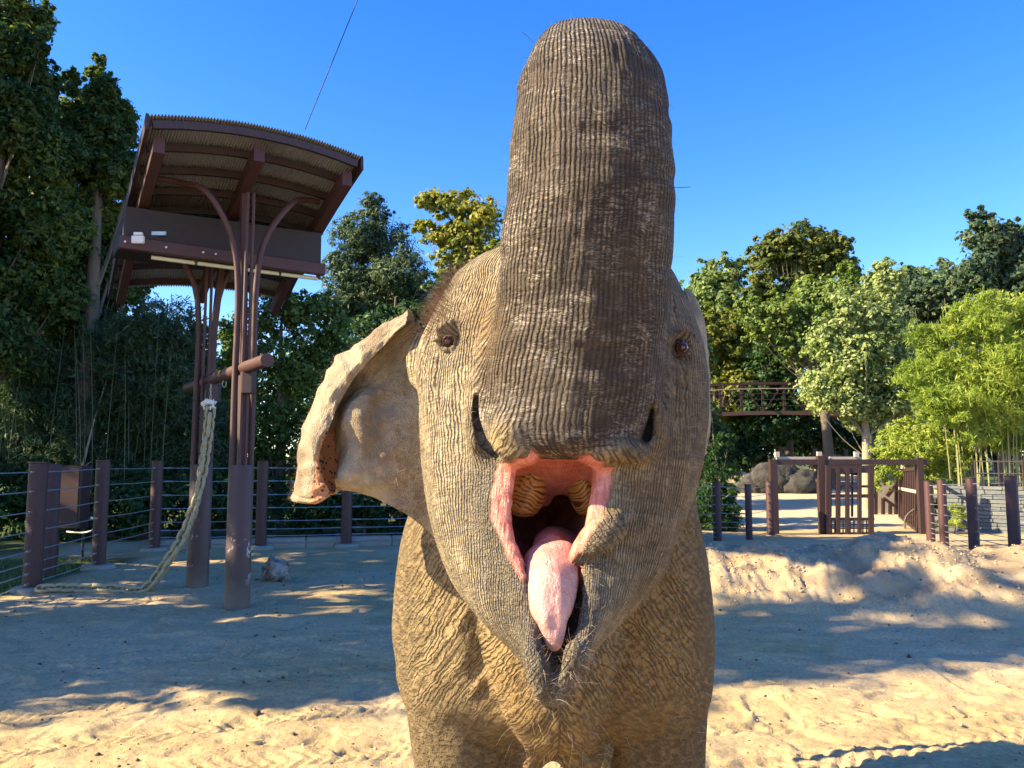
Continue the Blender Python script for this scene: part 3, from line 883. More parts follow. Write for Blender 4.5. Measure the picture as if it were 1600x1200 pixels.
fence_l = [(-5.55, 7.4, 1.58, .11), (-5.97, 10.1, 1.58, .11), (-6.16, 12.06, 1.58, .10), (-6.42, 14.5, 1.58, .10), (-4.62, 14.85, 1.58, .10), (-3.12, 15.2, 1.58, .10), (-1.5, 15.5, 1.58, .10), (0.2, 15.9, 1.58, .10), (2.0, 16.8, 1.58, .10)]
cable_fence('left wire fence of brown posts, from the left edge round the corner behind the elephant', fence_l, [(i, i + 1) for i in range(8)], pads=True)
cable_fence('short wire fence of brown posts between the elephant and the gate', [(3.9, 19.6, 1.58, .10), (5.45, 21.4, 1.52, .11), (6.35, 21.6, 1.45, .09), (7.35, 22.9, 1.5, .11)], [(0, 1), (1, 2), (2, 3)])
cable_fence('wire fence of tall brown posts running from the gate to the right edge', [(10.95, 21.1, 1.56, .11), (10.68, 19.95, 1.62, .105), (10.3, 18.0, 1.70, .115), (10.02, 16.1, 1.80, .115), (10.6, 14.0, 1.8, .115)], [(0, 1), (1, 2), (2, 3), (3, 4)])
# extra round post beside the second left post
mb = MB(); g0 = gz_at(-6.42, 11.3); mb.tube([(0, 0, -.1), (0, 0, 1.55), (0, 0, 1.57)], [.10, .10, .09], 18)
o = mb.build('gate_post', rust, None, smooth=True); o.location = (-6.47, 11.3, g0); tag(o, 'brown steel post standing just behind the nearest left fence post', 'post')

# concrete edging along the far side of the yard
kb = MB()
line = [(-6.42, 14.65), (-4.62, 15.0), (-3.12, 15.35), (-1.5, 15.65), (0.2, 16.05), (2.0, 16.95)]
for (x0, y0), (x1, y1) in zip(line[:-1], line[1:]):
    for k in range(2):
        a = Vector((x0 + (x1 - x0) * k / 2, y0 + (y1 - y0) * k / 2, 0.06)); c_ = Vector((x0 + (x1 - x0) * (k + 1) / 2, y0 + (y1 - y0) * (k + 1) / 2, 0.06))
        d_ = (c_ - a).normalized() * .006
        kb.bar(a + d_, c_ - d_, .22, .22)
kerb = kb.build('kerb', conc, None, bevel=.015); kerb['kind'] = 'structure'

# rusty cabinet behind the left fence
root = empty('feed_cabinet', (-7.0, 12.75, gz_at(-7.0, 12.75)), label='rusty brown metal cabinet on a frame behind the left wire fence', cat='cabinet')
mb = MB(); mb.box((0, 0, 1.02), (.46, .3, .98)); mb.build('box', rust_d, root, bevel=.01)
mb = MB(); mb.box((0, -.158, 1.04), (.40, .012, .86)); mb.build('door', rust, root, bevel=.004)
for sx in (-.2, .2, .42):
    mb = MB(); mb.tube([(sx, .05, -.05), (sx, .05, 1.45 if sx > .3 else .53)], .022, 8); mb.build('leg', rust_d, root)
mb = MB(); mb.tube([(-.3, -.1, .46), (.5, -.1, .46)], .018, 8); mb.build('rail', rust_d, root)
mb = MB(); mb.tube(catmull([(.05, -.15, .48), (.35, -.2, .47), (.52, -.2, .54), (.56, -.2, .64), (.44, -.2, .70)], 5), .02, 8); mb.build('pipe', wire_m, root, smooth=True)

# ---- shelter with a curved corrugated roof on two posts
SH = Vector((-3.06, 9.05, 0))
shel = empty('shelter', SH, label='brown steel shelter with curved corrugated roof on two posts, left of the elephant', cat='shelter')


def Q3(px_, py_, d_): return P(px_, py_, d_) - SH


NL, NR = P(232, 180, 7.75), P(565, 246, 9.05)
FL, FR = P(172, 452, 12.1), P(440, 470, 13.0)


def roof_pt(u, v, off=0.0):
    """u: left to right, v: near to far; a shallow barrel across the sheet"""
    p = (NL * (1 - u) + NR * u) * (1 - v) + (FL * (1 - u) + FR * u) * v
    e = 4 * u * (1 - u)
    return p - SH + Vector((0, 0, 0.13 * e + 0.10 * 4 * v * (1 - v) + off))


corr, nt, b = new_mat('corrugated_steel')
oc = objcoord(nt)
c = mixc(nt, noise(nt, 3, 5, 0.6, oc), (0.27, 0.27, 0.275), (0.42, 0.42, 0.43))
nt.links.new(c, b.inputs['Base Color']); b.inputs['Metallic'].default_value = .2; b.inputs['Roughness'].default_value = .55
# three lapped corrugated sheets, each 24 waves
for k in range(3):
    u0, u1 = k / 3, (k + 1) / 3 + (.012 if k < 2 else 0)
    nu_, nv_ = 24 * 8 + 1, 14
    uu, vv = np.meshgrid(np.linspace(u0, u1, nu_), np.linspace(0, 1, nv_), indexing='ij')
    pts = []
    for a_i in range(nu_):
        for c_i in range(nv_):
            u, v = uu[a_i, c_i], vv[a_i, c_i]
            pts.append(roof_pt(u, v, .012 * math.cos(2 * math.pi * 72 * u) + .003 * k))
    i = (np.arange(nu_ - 1)[:, None] * nv_ + np.arange(nv_ - 1)[None]).ravel()
    q = np.stack([i, i + 1, i + nv_ + 1, i + nv_], 1)
    V = np.array([tuple(p) for p in pts])
    V2 = V + np.array([0, 0, .0025])
    o = link_mesh('roof_sheet', np_mesh('roof_sheet', np.concatenate([V, V2]), np.concatenate([q, q[:, ::-1] + len(V)]), smooth=True), corr, shel)
# purlins across, rafters along
for k, v in enumerate([.012, .12, .235, .35, .46, .58, .70, .82, .93]):
    mb = MB()
    pts = [roof_pt(u, v, -.075) for u in np.linspace(.02, .98, 9)]
    for a, c_ in zip(pts[:-1], pts[1:]):
        mb.bar(a, c_ + (c_ - a) * .02, .05, .08)
    mb.build('purlin', rust_d, shel)
for u in (.055, .5, .945):
    mb = MB()
    vs_ = np.linspace(.035, .97, 7)
    pts = [roof_pt(u, v, -.235) for v in vs_]
    for a, c_ in zip(pts[:-1], pts[1:]):
        mb.bar(a, c_ + (c_ - a) * .02, .115, .175)
    mb.build('rafter', rust, shel)
for u in (-.004, 1.004):
    mb = MB()
    pts = [roof_pt(u, v, -.06) for v in np.linspace(0, 1, 9)]
    for a, c_ in zip(pts[:-1], pts[1:]):
        mb.bar(a, c_ + (c_ - a) * .02, .03, .17)
    mb.build('edge_trim', rust_d, shel)

# posts: a round sleeve below, a square core and two arching tubes above
ax_dir = Vector((-.6, .8, 0)); cr_dir = Vector((.8, .6, 0))
for (bx_, by_, vv_) in ((-3.06, 9.05, .22), (-4.02, 10.37, .50)):
    base = Vector((bx_, by_, 0)) - SH
    g = gz_at(bx_, by_)
    mb = MB(); mb.tube([base + Vector((0, 0, z)) for z in (-.15, 1.54, 1.555)], [.138, .138, .13], 28)
    sl = mb.build('sleeve', sleeve_m, shel, smooth=True)
    topc = roof_pt(.5, vv_, -.33)
    mb = MB(); mb.bar(base + Vector((0, 0, 1.4)), Vector((base.x * .5 + topc.x * .5, base.y * .5 + topc.y * .5, topc.z * .6 + .6)), .075, .075, up=(.6, -.8, 0))
    mb.bar(Vector((base.x * .5 + topc.x * .5, base.y * .5 + topc.y * .5, topc.z * .6 + .6)), topc, .075, .075, up=(.6, -.8, 0))
    mb.build('core_post', rust, shel)
    for dx_ in (-.034, .034):
        mb = MB(); mb.tube([base + cr_dir * dx_ * 1.0 + Vector((-.06 * -.6, -.06 * .8 * 1.0, 1.45)) + Vector((0.0, -.03, 0)), base + (topc - base) * .0 + cr_dir * dx_ + Vector((.036, -.078, topc.z - .1))], .020, 8)
        mb.build('pipe', rust, shel, smooth=True)
    for s in (-1, 1):
        e = roof_pt(.5 + s * .40, vv_ + .02, -.16)
        p0 = base + cr_dir * (s * .105) + Vector((0, 0, 1.45))
        z1 = e.z
        p1 = base + cr_dir * (s * .105) + Vector((0, 0, z1 - 1.25))
        p2 = base + cr_dir * (s * .20) + Vector((0, 0, z1 - .68))
        p3 = base + cr_dir * (s * .48) + Vector((0, 0, z1 - .22)) + (e - base - Vector((0, 0, e.z))).normalized() * .0
        p4 = e.lerp(base + Vector((0, 0, e.z)), .25) + Vector((0, 0, -.04))
        mb = MB(); mb.tube(catmull([p0, p0.lerp(p1, .5), p1, p2, p3, p4, e], 5), .036, 12)
        mb.build('brace', rust, shel, smooth=True)
# closed bin hung under the roof, channel and light strip at its lower edge
bl, br = P(186, 392, 9.0) - SH, P(507, 424, 10.35) - SH
bd = Vector((-.55, .85, 0)).normalized() * 1.15
z_low = (bl.z + br.z) / 2
bl.z = br.z = z_low
mb = MB()
def hexa(mb, a, b2, c2, d2, h0, h1a, h1b):
    vs = [a, b2, c2, d2]
    lo = [Vector((p.x, p.y, h0)) for p in vs]
    hi = [Vector((a.x, a.y, h1a)), Vector((b2.x, b2.y, h1b)), Vector((c2.x, c2.y, h1b - .14)), Vector((d2.x, d2.y, h1a - .14))]
    mb.add(lo + hi, [(3, 2, 1, 0), (4, 5, 6, 7), (0, 1, 5, 4), (1, 2, 6, 5), (2, 3, 7, 6), (3, 0, 4, 7)])
hexa(mb, bl.lerp(br, .02), bl.lerp(br, .98), bl.lerp(br, .98) + bd, bl.lerp(br, .02) + bd, z_low + .13, z_low + .50, z_low + .56)
bin_m = metal('black_brown_bin', (0.014, 0.008, 0.008), (0.032, 0.016, 0.016), .6); mb.build('bin', bin_m, shel, bevel=.01)
mb = MB(); up_ = Vector((0, 0, .06))
mb.bar(bl + up_, br + up_, .10, .15); mb.build('channel', rust, shel, bevel=.008)
t_ = (br - bl)
for k in range(4):
    a, c_ = bl + t_ * (.12 + .21 * k) + Vector((0, .12, -.045)), bl + t_ * (.12 + .21 * k + .20) + Vector((0, .12, -.045))
    mb = MB(); mb.tube([a, c_], .026, 10); mb.build('light_tube', tube_m, shel, smooth=True)
    mb = MB(); mb.box(c_ + Vector((.01, 0, .03)), (.05, .05, .07)); mb.build('bracket', rust_d, shel)
n_ = Vector((t_.y, -t_.x, 0)).normalized()
mb = MB(); mb.box(bl + t_ * .075 + n_ * .075 + Vector((0, 0, .10)), (.14, .05, .09)); mb.build('junction_box', white_m, shel, bevel=.006)
mb = MB(); mb.box(bl + t_ * .075 + n_ * .075 + Vector((0, 0, .17)), (.10, .04, .035)); mb.build('junction_box', white_m, shel, bevel=.004)
mb = MB(); mb.box(bl + t_ * .16 + n_ * .02 + Vector((0, 0, .22)), (.22, .03, .05)); mb.build('label_plate', wire_m, shel, bevel=.004)
for f_ in (.02, .2, .37, .43):
    mb = MB(); q_ = bl + t_ * f_ + n_ * .055 + Vector((0, 0, .06)); mb.tube([q_, q_ + n_ * .02], .012, 8); mb.build('bolt', white_m, shel)
# horizontal round beam carried by both posts
b0, b1 = Vector((-2.56, 8.27, 2.65)) - SH, Vector((-4.68, 11.46, 2.65)) - SH
mb = MB(); mb.tube([b0, b1], .072, 20); mb.build('crossbeam', rust, shel, smooth=True)
for f_ in (.21, .62):
    q_ = b0.lerp(b1, f_); mb = MB(); mb.box(q_ + Vector((.035, 0, -.15)), (.12, .14, .30)); mb.build('beam_bracket', rust_d, shel, bevel=.01)
# small shackles on the beam
for f_ in (.33, .46):
    q_ = b0.lerp(b1, f_) - Vector((0, 0, .085)); mb = MB(); mb.tube(catmull([q_ + Vector((0, 0, .03)), q_ + Vector((-.025, 0, -.02)), q_ + Vector((0, 0, -.07)), q_ + Vector((.025, 0, -.02)), q_ + Vector((0, 0, .03))], 4), .006, 6)
    mb.build('shackle', wire_m, shel)

# overhead cable from the roof up out of the picture
mb = MB(); a = P(476, 203, 9.6); c_ = P(558, 0, 9.4); c_ = a + (c_ - a) * 2.4
mb.tube([a, a.lerp(c_, .5) - Vector((0, 0, .02)), c_], .0055, 6)
o = mb.build('cable', metal('black_cable', (.006, .006, .006), (.012, .012, .012)), None); tag(o, 'thin dark cable rising from the shelter roof into the sky', 'cable')

# ---- woven chain toy hanging from the beam and trailing over the ground
hose, nt, b = new_mat('woven_hose')
oc = objcoord(nt)
c = mixc(nt, noise(nt, 30, 4, 0.65, oc), (0.26, 0.22, 0.12), (0.48, 0.42, 0.26))
nt.links.new(c, b.inputs['Base Color']); b.inputs['Roughness'].default_value = .85
bump(nt, b, noise(nt, 120, 3, 0.6, oc), .5, .004)
ch0 = P(328, 632, 10.15)
chain = empty('chain_toy', (ch0.x, ch0.y, 0), label='pale woven chain hanging from the shelter beam down to the left fence post', cat='chain')
cp = [P(329, 640, 10.15), P(322, 700, 10.1), P(310, 770, 10.05), (P(288, 832, 10.0)), P(262, 876, 9.98)]
gr = [(-4.50, 9.98), (-4.85, 9.95), (-5.2, 9.93), (-5.55, 9.92), (-5.78, 9.9)]
cp += [Vector((x, y, gz_at(x, y) + .045)) for x, y in gr]
cp = catmull(cp, 12)
lens = [0]
for a, c_ in zip(cp[:-1], cp[1:]): lens.append(lens[-1] + (c_ - a).length)


def along(s):
    for i in range(len(lens) - 1):
        if lens[i + 1] >= s:
            f = (s - lens[i]) / max(lens[i + 1] - lens[i], 1e-6)
            return cp[i].lerp(cp[i + 1], f), (cp[i + 1] - cp[i]).normalized()
    return cp[-1], (cp[-1] - cp[-2]).normalized()


lk = MB()
ov = []
for k in range(16):
    a_ = 2 * math.pi * k / 16
    x_, z_ = math.cos(a_), math.sin(a_)
    ov.append(Vector((.050 * np.sign(x_) * abs(x_) ** .7, 0, .078 * np.sign(z_) * abs(z_) ** .7)))
lk.tube(ov, .019, 7, closed=True, flat=1.3)
link_me = lk.mesh('link', smooth=True)
nl = int(lens[-1] / .074)
for k in range(nl):
    p, t = along(.05 + k * .074)
    qt = t.to_track_quat('Z', 'Y')
    M = qt.to_matrix().to_4x4() @ Matrix.Rotation((R(55) if k % 2 else R(-35)) + random.uniform(-.25, .25), 4, 'Z')
    o = link_mesh('link', link_me, hose, chain)
    o.matrix_local = Matrix.Translation(p - chain.location) @ M
mb = MB()
for k in range(22):
    a_ = random.uniform(0, 6.28); rr_ = random.uniform(.02, .07)
    q_ = ch0 - chain.location + Vector((math.cos(a_) * rr_ + (.05 if k > 13 else -.02), math.sin(a_) * rr_ * .6, random.uniform(-.06, .06)))
    mb.tube([q_, q_ + Vector((random.uniform(-.04, .04), random.uniform(-.03, .03), random.uniform(-.06, .05)))], [.014, .008], 6)
mb.tube(catmull([ch0 - chain.location + Vector((-.09, 0, .0)), ch0 - chain.location + Vector((-.02, -.03, .035)), ch0 - chain.location + Vector((.05, 0, .02))], 4), .034, 8)
mb.build('knot', white_m, chain, smooth=True)
mb = MB()
bz = 2.65 - .07
for k in range(5):
    zc = ch0.z + .05 + k * (bz - ch0.z - .05) / 4.5
    pts = [Vector((math.cos(a_) * (.012 if k % 2 else .002), math.cos(a_) * (.002 if k % 2 else .012), math.sin(a_) * .03 + zc)) + Vector((0, .02, 0)) for a_ in np.linspace(0, 6.28, 9)[:-1]]
    mb.tube(pts, .005, 5, closed=True)
mb.build('steel_chain', wire_m, chain)

# ---- weathered stump lying behind the front post
stump_m, nt, b = new_mat('weathered_wood')
oc = objcoord(nt)
c = mixc(nt, ramp(nt, noise(nt, 5, 5, 0.7, oc), [(.4, 0), (.6, 1)]), (0.09, 0.055, 0.035), (0.36, 0.34, 0.30))
nt.links.new(c, b.inputs['Base Color']); b.inputs['Roughness'].default_value = .9
bump(nt, b, noise(nt, 25, 5, .7, mapping(nt, oc, (1, .3, 1))), .9, .02)
bm = bmesh.new(); bmesh.ops.create_icosphere(bm, subdivisions=5, radius=1)
me = bpy.data.meshes.new('log_stump'); bm.to_mesh(me); bm.free()
A_ = np.zeros(len(me.vertices) * 3, np.float32); me.vertices.foreach_get('co', A_); A_ = A_.reshape(-1, 3).astype(float)
nz = 1 + .28 * fbm(A_[:, 0] * 1.6, A_[:, 1] * 1.6, A_[:, 2] * 1.6, 4, 71) + .1 * np.abs(vnoise(A_[:, 0] * 6, A_[:, 1] * 2, A_[:, 2] * 6, 75))
A_ = A_ * nz[:, None] * np.array([.17, .26, .17])
A_[:, 1] = np.maximum(A_[:, 1], -.20)
A_[:, 2] += .05 * np.exp(-((A_[:, 0] + .08) / .05) ** 2)
me.vertices.foreach_set('co', A_.astype(np.float32).ravel()); me.shade_smooth(); me.update()
o = link_mesh('log_stump', me, stump_m); lp = G(432, 10.9); o.location = (lp.x, lp.y, gz_at(lp.x, lp.y) + .12); tag(o, 'weathered grey stump with dark cut face on the sand behind the shelter post', 'stump')

# ---- holding gate beyond the heap
D0 = 23.3
gate_m = metal('dark_gate_steel', (0.030, 0.013, 0.011), (0.060, 0.027, 0.022))  # darker copy of the brown steel, the gate's shade put into its colour
gb = empty('holding_gate', (10, D0, gz_at(10, D0)), label='brown steel gate frame with barred leaves behind the heaped earth', cat='gate')
GO = Vector(gb.location)
ZB = GO.z


def gp(px_, py_, d_=D0): return P(px_, py_, d_) - GO


def vbar(name, px_, top_py, bot_py, w, d_=D0, dep=None, mat=gate_m, parent=gb):
    a, c_ = gp(px_, bot_py, d_), gp(px_, top_py, d_)
    c_.x = a.x
    mb = MB(); mb.bar(a, c_, w, dep or w, up=(0, 1, 0)); return mb.build(name, mat, parent)


for p_, t_, b_, w in ((1211, 718, 842, .20), (1286, 712, 842, .19), (1442, 715, 842, .18)):
    vbar('post', p_, t_, b_, w)
for y_, hgt_ in ((719, .15),):
    mb = MB(); mb.bar(gp(1206, 722), gp(1448, 722), .14, .16); mb.build('top_rail', gate_m, gb)
light_steel = metal('sunlit_steel', (0.38, 0.30, 0.24), (0.55, 0.46, 0.38), .6)  # pale copy of the gate steel, with sunlight put into its colour
for x0, x1 in ((1213, 1282), (1296, 1345)):
    mb = MB(); mb.bar(gp(x0, 716, D0 + .2), gp(x1, 716, D0 + .2), .10, .09); mb.build('top_rail', light_steel, gb)
for x_ in (1214, 1280, 1338):
    mb = MB(); mb.box(gp(x_, 710, D0 + .1), (.12, .12, .16)); mb.build('roller', light_steel, gb)
mb = MB(); mb.bar(gp(1282, 711, D0 + .5), gp(1345, 716, D0 + .5), .08, .06); mb.build('track', rust_d, gb)
leaf = empty('sliding_leaf', gp(1330, 838, D0 - .15)); leaf.parent = gb
LO = Vector(leaf.location)


def lp_(px_, py_): return gp(px_, py_, D0 - .15) - LO


xs_l = [1294, 1309, 1324, 1343, 1361]
for i, x_ in enumerate(xs_l):
    mb = MB(); mb.bar(lp_(x_, 837), lp_(x_, 730), .14 if i in (0, 4) else .10, .08, up=(0, 1, 0)); mb.build('upright', gate_m, leaf)
for y_, t_ in ((733, .22), (760, .07), (775, .10), (811, .08), (835, .08)):
    mb = MB(); mb.bar(lp_(1290, y_) + Vector((0, .01, 0)), lp_(1366, y_) + Vector((0, .01, 0)), .06, t_); mb.build('rail', gate_m, leaf)
for x_ in (1300, 1305, 1313, 1318, 1329, 1335, 1349, 1355):
    mb = MB(); mb.bar(lp_(x_, 834) + Vector((0, .03, 0)), lp_(x_, 812) + Vector((0, .03, 0)), .028, .028, up=(0, 1, 0)); mb.build('bar', rust_d, leaf)
for y_ in (819, 826):
    mb = MB(); mb.bar(lp_(1293, y_) + Vector((0, .05, 0)), lp_(1363, y_) + Vector((0, .05, 0)), .02, .028); mb.build('bar', rust_d, leaf)
for x_ in (1298, 1302, 1316, 1336):
    mb = MB(); mb.bar(lp_(x_, 808) + Vector((0, .2, 0)), lp_(x_, 738) + Vector((0, .2, 0)), .05, .05, up=(0, 1, 0)); mb.build('bar', rust_d, leaf)
# angled barred leaf on the right
al = empty('swing_leaf', gp(1442, 838, D0)); al.parent = gb
AO = Vector(al.location)
pA, pB = P(1440, 838, 23.4) - GO - AO, P(1406, 812, 28.6) - GO - AO
tA, tB = P(1440, 728, 23.4) - GO - AO, P(1406, 733, 28.6) - GO - AO
for k in range(13):
    f = k / 12
    mb = MB(); mb.bar(pA.lerp(pB, f), tA.lerp(tB, f), .09 if k in (0, 12) else .045, .05, up=(0, 1, 0)); mb.build('bar', gate_m, al)
for f in (.05, .62, .97):
    mb = MB(); mb.bar(pA.lerp(tA, f) + Vector((-.04, -.03, 0)), pB.lerp(tB, f) + Vector((-.04, -.03, 0)), .05, .10); mb.build('rail', light_steel if f == .62 else gate_m, al)
# posts and stair-like rail farther back, left of the swing leaf
bk = empty('barrier', P(1385, 808, 29.5), label='dark sloping handrail in front of a pale panel, behind the gate', cat='barrier')
bk.location.z = gz_at(bk.location.x, 29.5)
BO = Vector(bk.location)
mb = MB(); mb.bar(P(1366, 782, 30) - BO, P(1401, 782, 30) - BO, .05, 1.35); mb.build('panel', light_steel, bk)
for px_, t_, b_, w in ((1380, 778, 812, .10), (1391, 785, 812, .10), (1401, 742, 812, .14), (1368, 738, 815, .12)):
    mb = MB(); a = P(px_, b_, 29.6) - BO; c_ = P(px_, t_, 29.6) - BO; mb.bar(a, c_, w, .1, up=(0, 1, 0)); mb.build('post', rust_d, bk)
mb = MB(); mb.bar(P(1386, 775, 29.5) - BO, P(1401, 757, 29.5) - BO, .1, .13); mb.build('handrail', rust_d, bk)
mb = MB(); mb.bar(P(1380, 778, 29.5) - BO, P(1400, 792, 29.5) - BO, .1, .09); mb.build('handrail', rust_d, bk)

# far pens: slim posts behind the gate
for k, (px_, t_, b_, d_) in enumerate(((1275, 700, 722, 44), (1298, 702, 722, 44), (1322, 702, 722, 44))):
    mb = MB(); a = P(px_, b_ + 10, d_); c_ = P(px_, t_, d_); c_.x = a.x
    mb.tube([Vector((0, 0, 0)), c_ - a], .15, 8); o = mb.build('far_post', rust_d, None); o.location = a
    tag(o, ['leftmost of three dark posts far behind the gate top', 'middle one of three dark posts far behind the gate top', 'rightmost of three dark posts far behind the gate top'][k], 'post', 'far dark posts behind the gate')

# ---- footbridge
DB = 45.0
fb = empty('footbridge', P(1190, 648, DB), label='arched brown steel truss footbridge crossing behind the gate', cat='bridge')
FO = Vector(fb.location)
x0b, x1b = P(960, 645, DB).x, P(1425, 645, DB).x
zb, = (P(1190, 645, DB).z,)


def fz(x): return zb - .35 * ((x - P(1215, 645, DB).x) / 7.0) ** 2


npan = 14
pxs = np.linspace(x0b, x1b, npan + 1)
for side_, yy in enumerate((DB, DB + 2.6)):
    tr = empty('truss', (0, 0, 0)); tr.parent = fb
    bot = [Vector((x, yy, fz(x))) - FO for x in pxs]; tp_ = [Vector((x, yy, fz(x) + 1.68)) - FO for x in pxs]
    for nm, pts, w, h_ in (('lower_chord', bot, .16, .22), ('upper_chord', tp_, .14, .15)):
        mb = MB()
        for a, c_ in zip(pts[:-1], pts[1:]): mb.bar(a, c_ + (c_ - a) * .01, w, h_)
        mb.build(nm, gate_m if nm != 'lower_chord' else metal('ochre_brown_steel', (.06, .032, .024), (.11, .06, .045)), tr)
    for a, c_ in zip(bot, tp_):
        mb = MB(); mb.bar(a, c_, .12, .12, up=(0, 1, 0)); mb.build('upright', gate_m, tr)
    for k in range(npan):
        mb = MB(); a, c_ = (bot[k], tp_[k + 1]) if k % 2 else (tp_[k], bot[k + 1]); mb.bar(a, c_, .07, .07); mb.build('diagonal', gate_m, tr)
    for f in (.25, .45, .65, .82):
        mb = MB(); pts = [b_.lerp(t_, f) + Vector((0, -.07, 0)) for b_, t_ in zip(bot, tp_)]
        for a, c_ in zip(pts[:-1], pts[1:]): mb.bar(a, c_, .03, .035)
        mb.build('rail', rust_d if f < .8 else light_steel, tr)
mb = MB()
for k in range(npan): mb.bar(Vector((pxs[k], DB + 1.3, fz(pxs[k]) + .02)) - FO, Vector((pxs[k + 1], DB + 1.3, fz(pxs[k + 1]) + .02)) - FO, 2.4, .1)
mb.build('deck', rust_d, fb)
for x_ in (x0b, x1b):
    mb = MB(); g = gz_at(x_, DB + 1.3); mb.box(Vector((x_, DB + 1.3, (g + fz(x_)) / 2 - .2)) - FO, (.8, 3.0, fz(x_) - g + .1)); mb.build('pier', conc, fb)

# ---- stone wall, block by block
stone, nt, b = new_mat('blue_grey_stone')
oi = nt.nodes.new('ShaderNodeObjectInfo').outputs['Random']
c = mixc(nt, oi, (0.09, 0.11, 0.125), (0.17, 0.185, 0.19))
c = mixc(nt, ramp(nt, noise(nt, 9, 5, .7, geopos(nt)), [(.4, 0), (.65, .6)]), c, (0.20, 0.18, 0.15))
nt.links.new(c, b.inputs['Base Color']); b.inputs['Roughness'].default_value = .9
bump(nt, b, noise(nt, 18, 5, .7, geopos(nt)), .8, .03)
wl0, wl1 = P(1470, 765, 24.6), P(1625, 765, 22.9)
sw = empty('stone_wall', (wl0.x, wl0.y, gz_at(wl0.x, wl0.y)), label='blue-grey coursed stone retaining wall below the bamboo at the right edge', cat='wall')
SO = Vector(sw.location)
dirw = (Vector((wl1.x, wl1.y, 0)) - Vector((wl0.x, wl0.y, 0))); Lw = dirw.length; dirw.normalize()
angw = math.atan2(dirw.y, dirw.x)
topz = .80
botz = gz_at(wl0.x, wl0.y) - .15
blks = []
for v_ in range(4):
    mb = MB(); mb.box((0, 0, 0), (1, 1, 1))
    me = mb.mesh('stone', bevel=.06)
    for vt in me.vertices: vt.co += Vector([random.uniform(-.03, .03) for _ in range(3)])
    me.materials.append(stone); blks.append(me)
z = botz; row = 0
while z < topz - .04:
    h_ = random.choice([.10, .12, .14])
    s = random.uniform(-.3, 0)
    while s < Lw:
        w_ = random.uniform(.28, .62)
        o = link_mesh('stone', random.choice(blks), None, sw)
        o.location = dirw * (s + w_ / 2) + Vector((0, 0, z + h_ / 2 - SO.z)) + Vector((dirw.y, -dirw.x, 0)) * random.uniform(-.012, .02)
        o.scale = (w_ - .012, .3, h_ - .012)
        o.rotation_euler = (0, 0, angw)
        s += w_
    z += h_; row += 1
mb = MB(); mb.bar(Vector((0, .0, (botz + topz) / 2 - SO.z)) + Vector((-dirw.y, dirw.x, 0)) * .06, dirw * Lw + Vector((0, 0, (botz + topz) / 2 - SO.z)) + Vector((-dirw.y, dirw.x, 0)) * .06, .2, topz - botz - .06)
mb.build('core', conc, sw)
mb = MB(); bl_ = Vector((-dirw.y, dirw.x, 0)); mb.bar(bl_ * 1.4 + Vector((-.3, 0, topz - SO.z - .12)), dirw * (Lw + 2) + bl_ * 1.4 + Vector((0, 0, topz - SO.z - .12)), 2.6, .2)
mb.build('planted_bank', sand, sw)
# rail on top of the wall
rl = empty('guard_rail', (wl0.x + .3, wl0.y + .4, topz), label='thin dark two-rail fence on top of the stone wall in front of the bamboo', cat='fence')
for k in range(7):
    mb = MB(); q_ = dirw * (.9 + k * .62); mb.tube([q_ - Vector((0, 0, .05)), q_ + Vector((0, 0, .82))], .025, 7); mb.build('post', rust_d, rl)
for z_ in (.42, .78):
    mb = MB(); mb.tube([dirw * .9 + Vector((0, 0, z_)), dirw * 4.8 + Vector((0, 0, z_))], .018, 7); mb.build('rail', rust_d, rl)

# ---- boulders under the bridge
rock_m, nt, b = new_mat('grey_rock')
oc = objcoord(nt)
c = mixc(nt, ramp(nt, noise(nt, 2.5, 6, .7, oc), [(.35, 0), (.65, 1)]), (0.03, 0.028, 0.025), (0.09, 0.082, 0.072))
nt.links.new(c, b.inputs['Base Color']); b.inputs['Roughness'].default_value = .95
bump(nt, b, noise(nt, 6, 6, .7, oc), 1.0, .08)
for k, (px_, py_, w_, h_, lab) in enumerate(((1178, 712, .95, .7, 'low grey boulder at the left under the footbridge'), (1208, 705, 1.3, 1.05, 'largest grey boulder, middle of the three under the footbridge'), (1242, 712, 1.1, .8, 'rounded grey boulder nearest the gate frame, under the footbridge'))):
    bm = bmesh.new(); bmesh.ops.create_icosphere(bm, subdivisions=4, radius=1)
    me = bpy.data.meshes.new('boulder'); bm.to_mesh(me); bm.free()
    A_ = np.zeros(len(me.vertices) * 3, np.float32); me.vertices.foreach_get('co', A_); A_ = A_.reshape(-1, 3).astype(float)
    A_ *= (1 + .25 * fbm(A_[:, 0] * 1.3 + k * 9, A_[:, 1] * 1.3, A_[:, 2] * 1.3, 4, 81))[:, None]
    A_ *= np.array([w_, .8, h_])
    me.vertices.foreach_set('co', A_.astype(np.float32).ravel()); me.shade_smooth(); me.update()
    o = link_mesh('boulder', me, rock_m); q_ = P(px_, py_, 41); o.location = (q_.x, q_.y, gz_at(q_.x, q_.y) + h_ * .45); tag(o, lab, 'rock', 'boulders under the footbridge')
print('things', round(time.time() - T0, 1))

# ================================================================== THE ELEPHANT
# the body is one continuous skin: a signed-distance sculpture on a graded grid, turned into quads
def graded(a, b, h, c=None, grow=1.08, hmax=0.05):
    out = [a]
    s = h
    while out[-1] < b:
        if c is not None and out[-1] > c: s = min(s * grow, hmax)
        out.append(out[-1] + s)
    return np.array(out, dtype=np.float64)


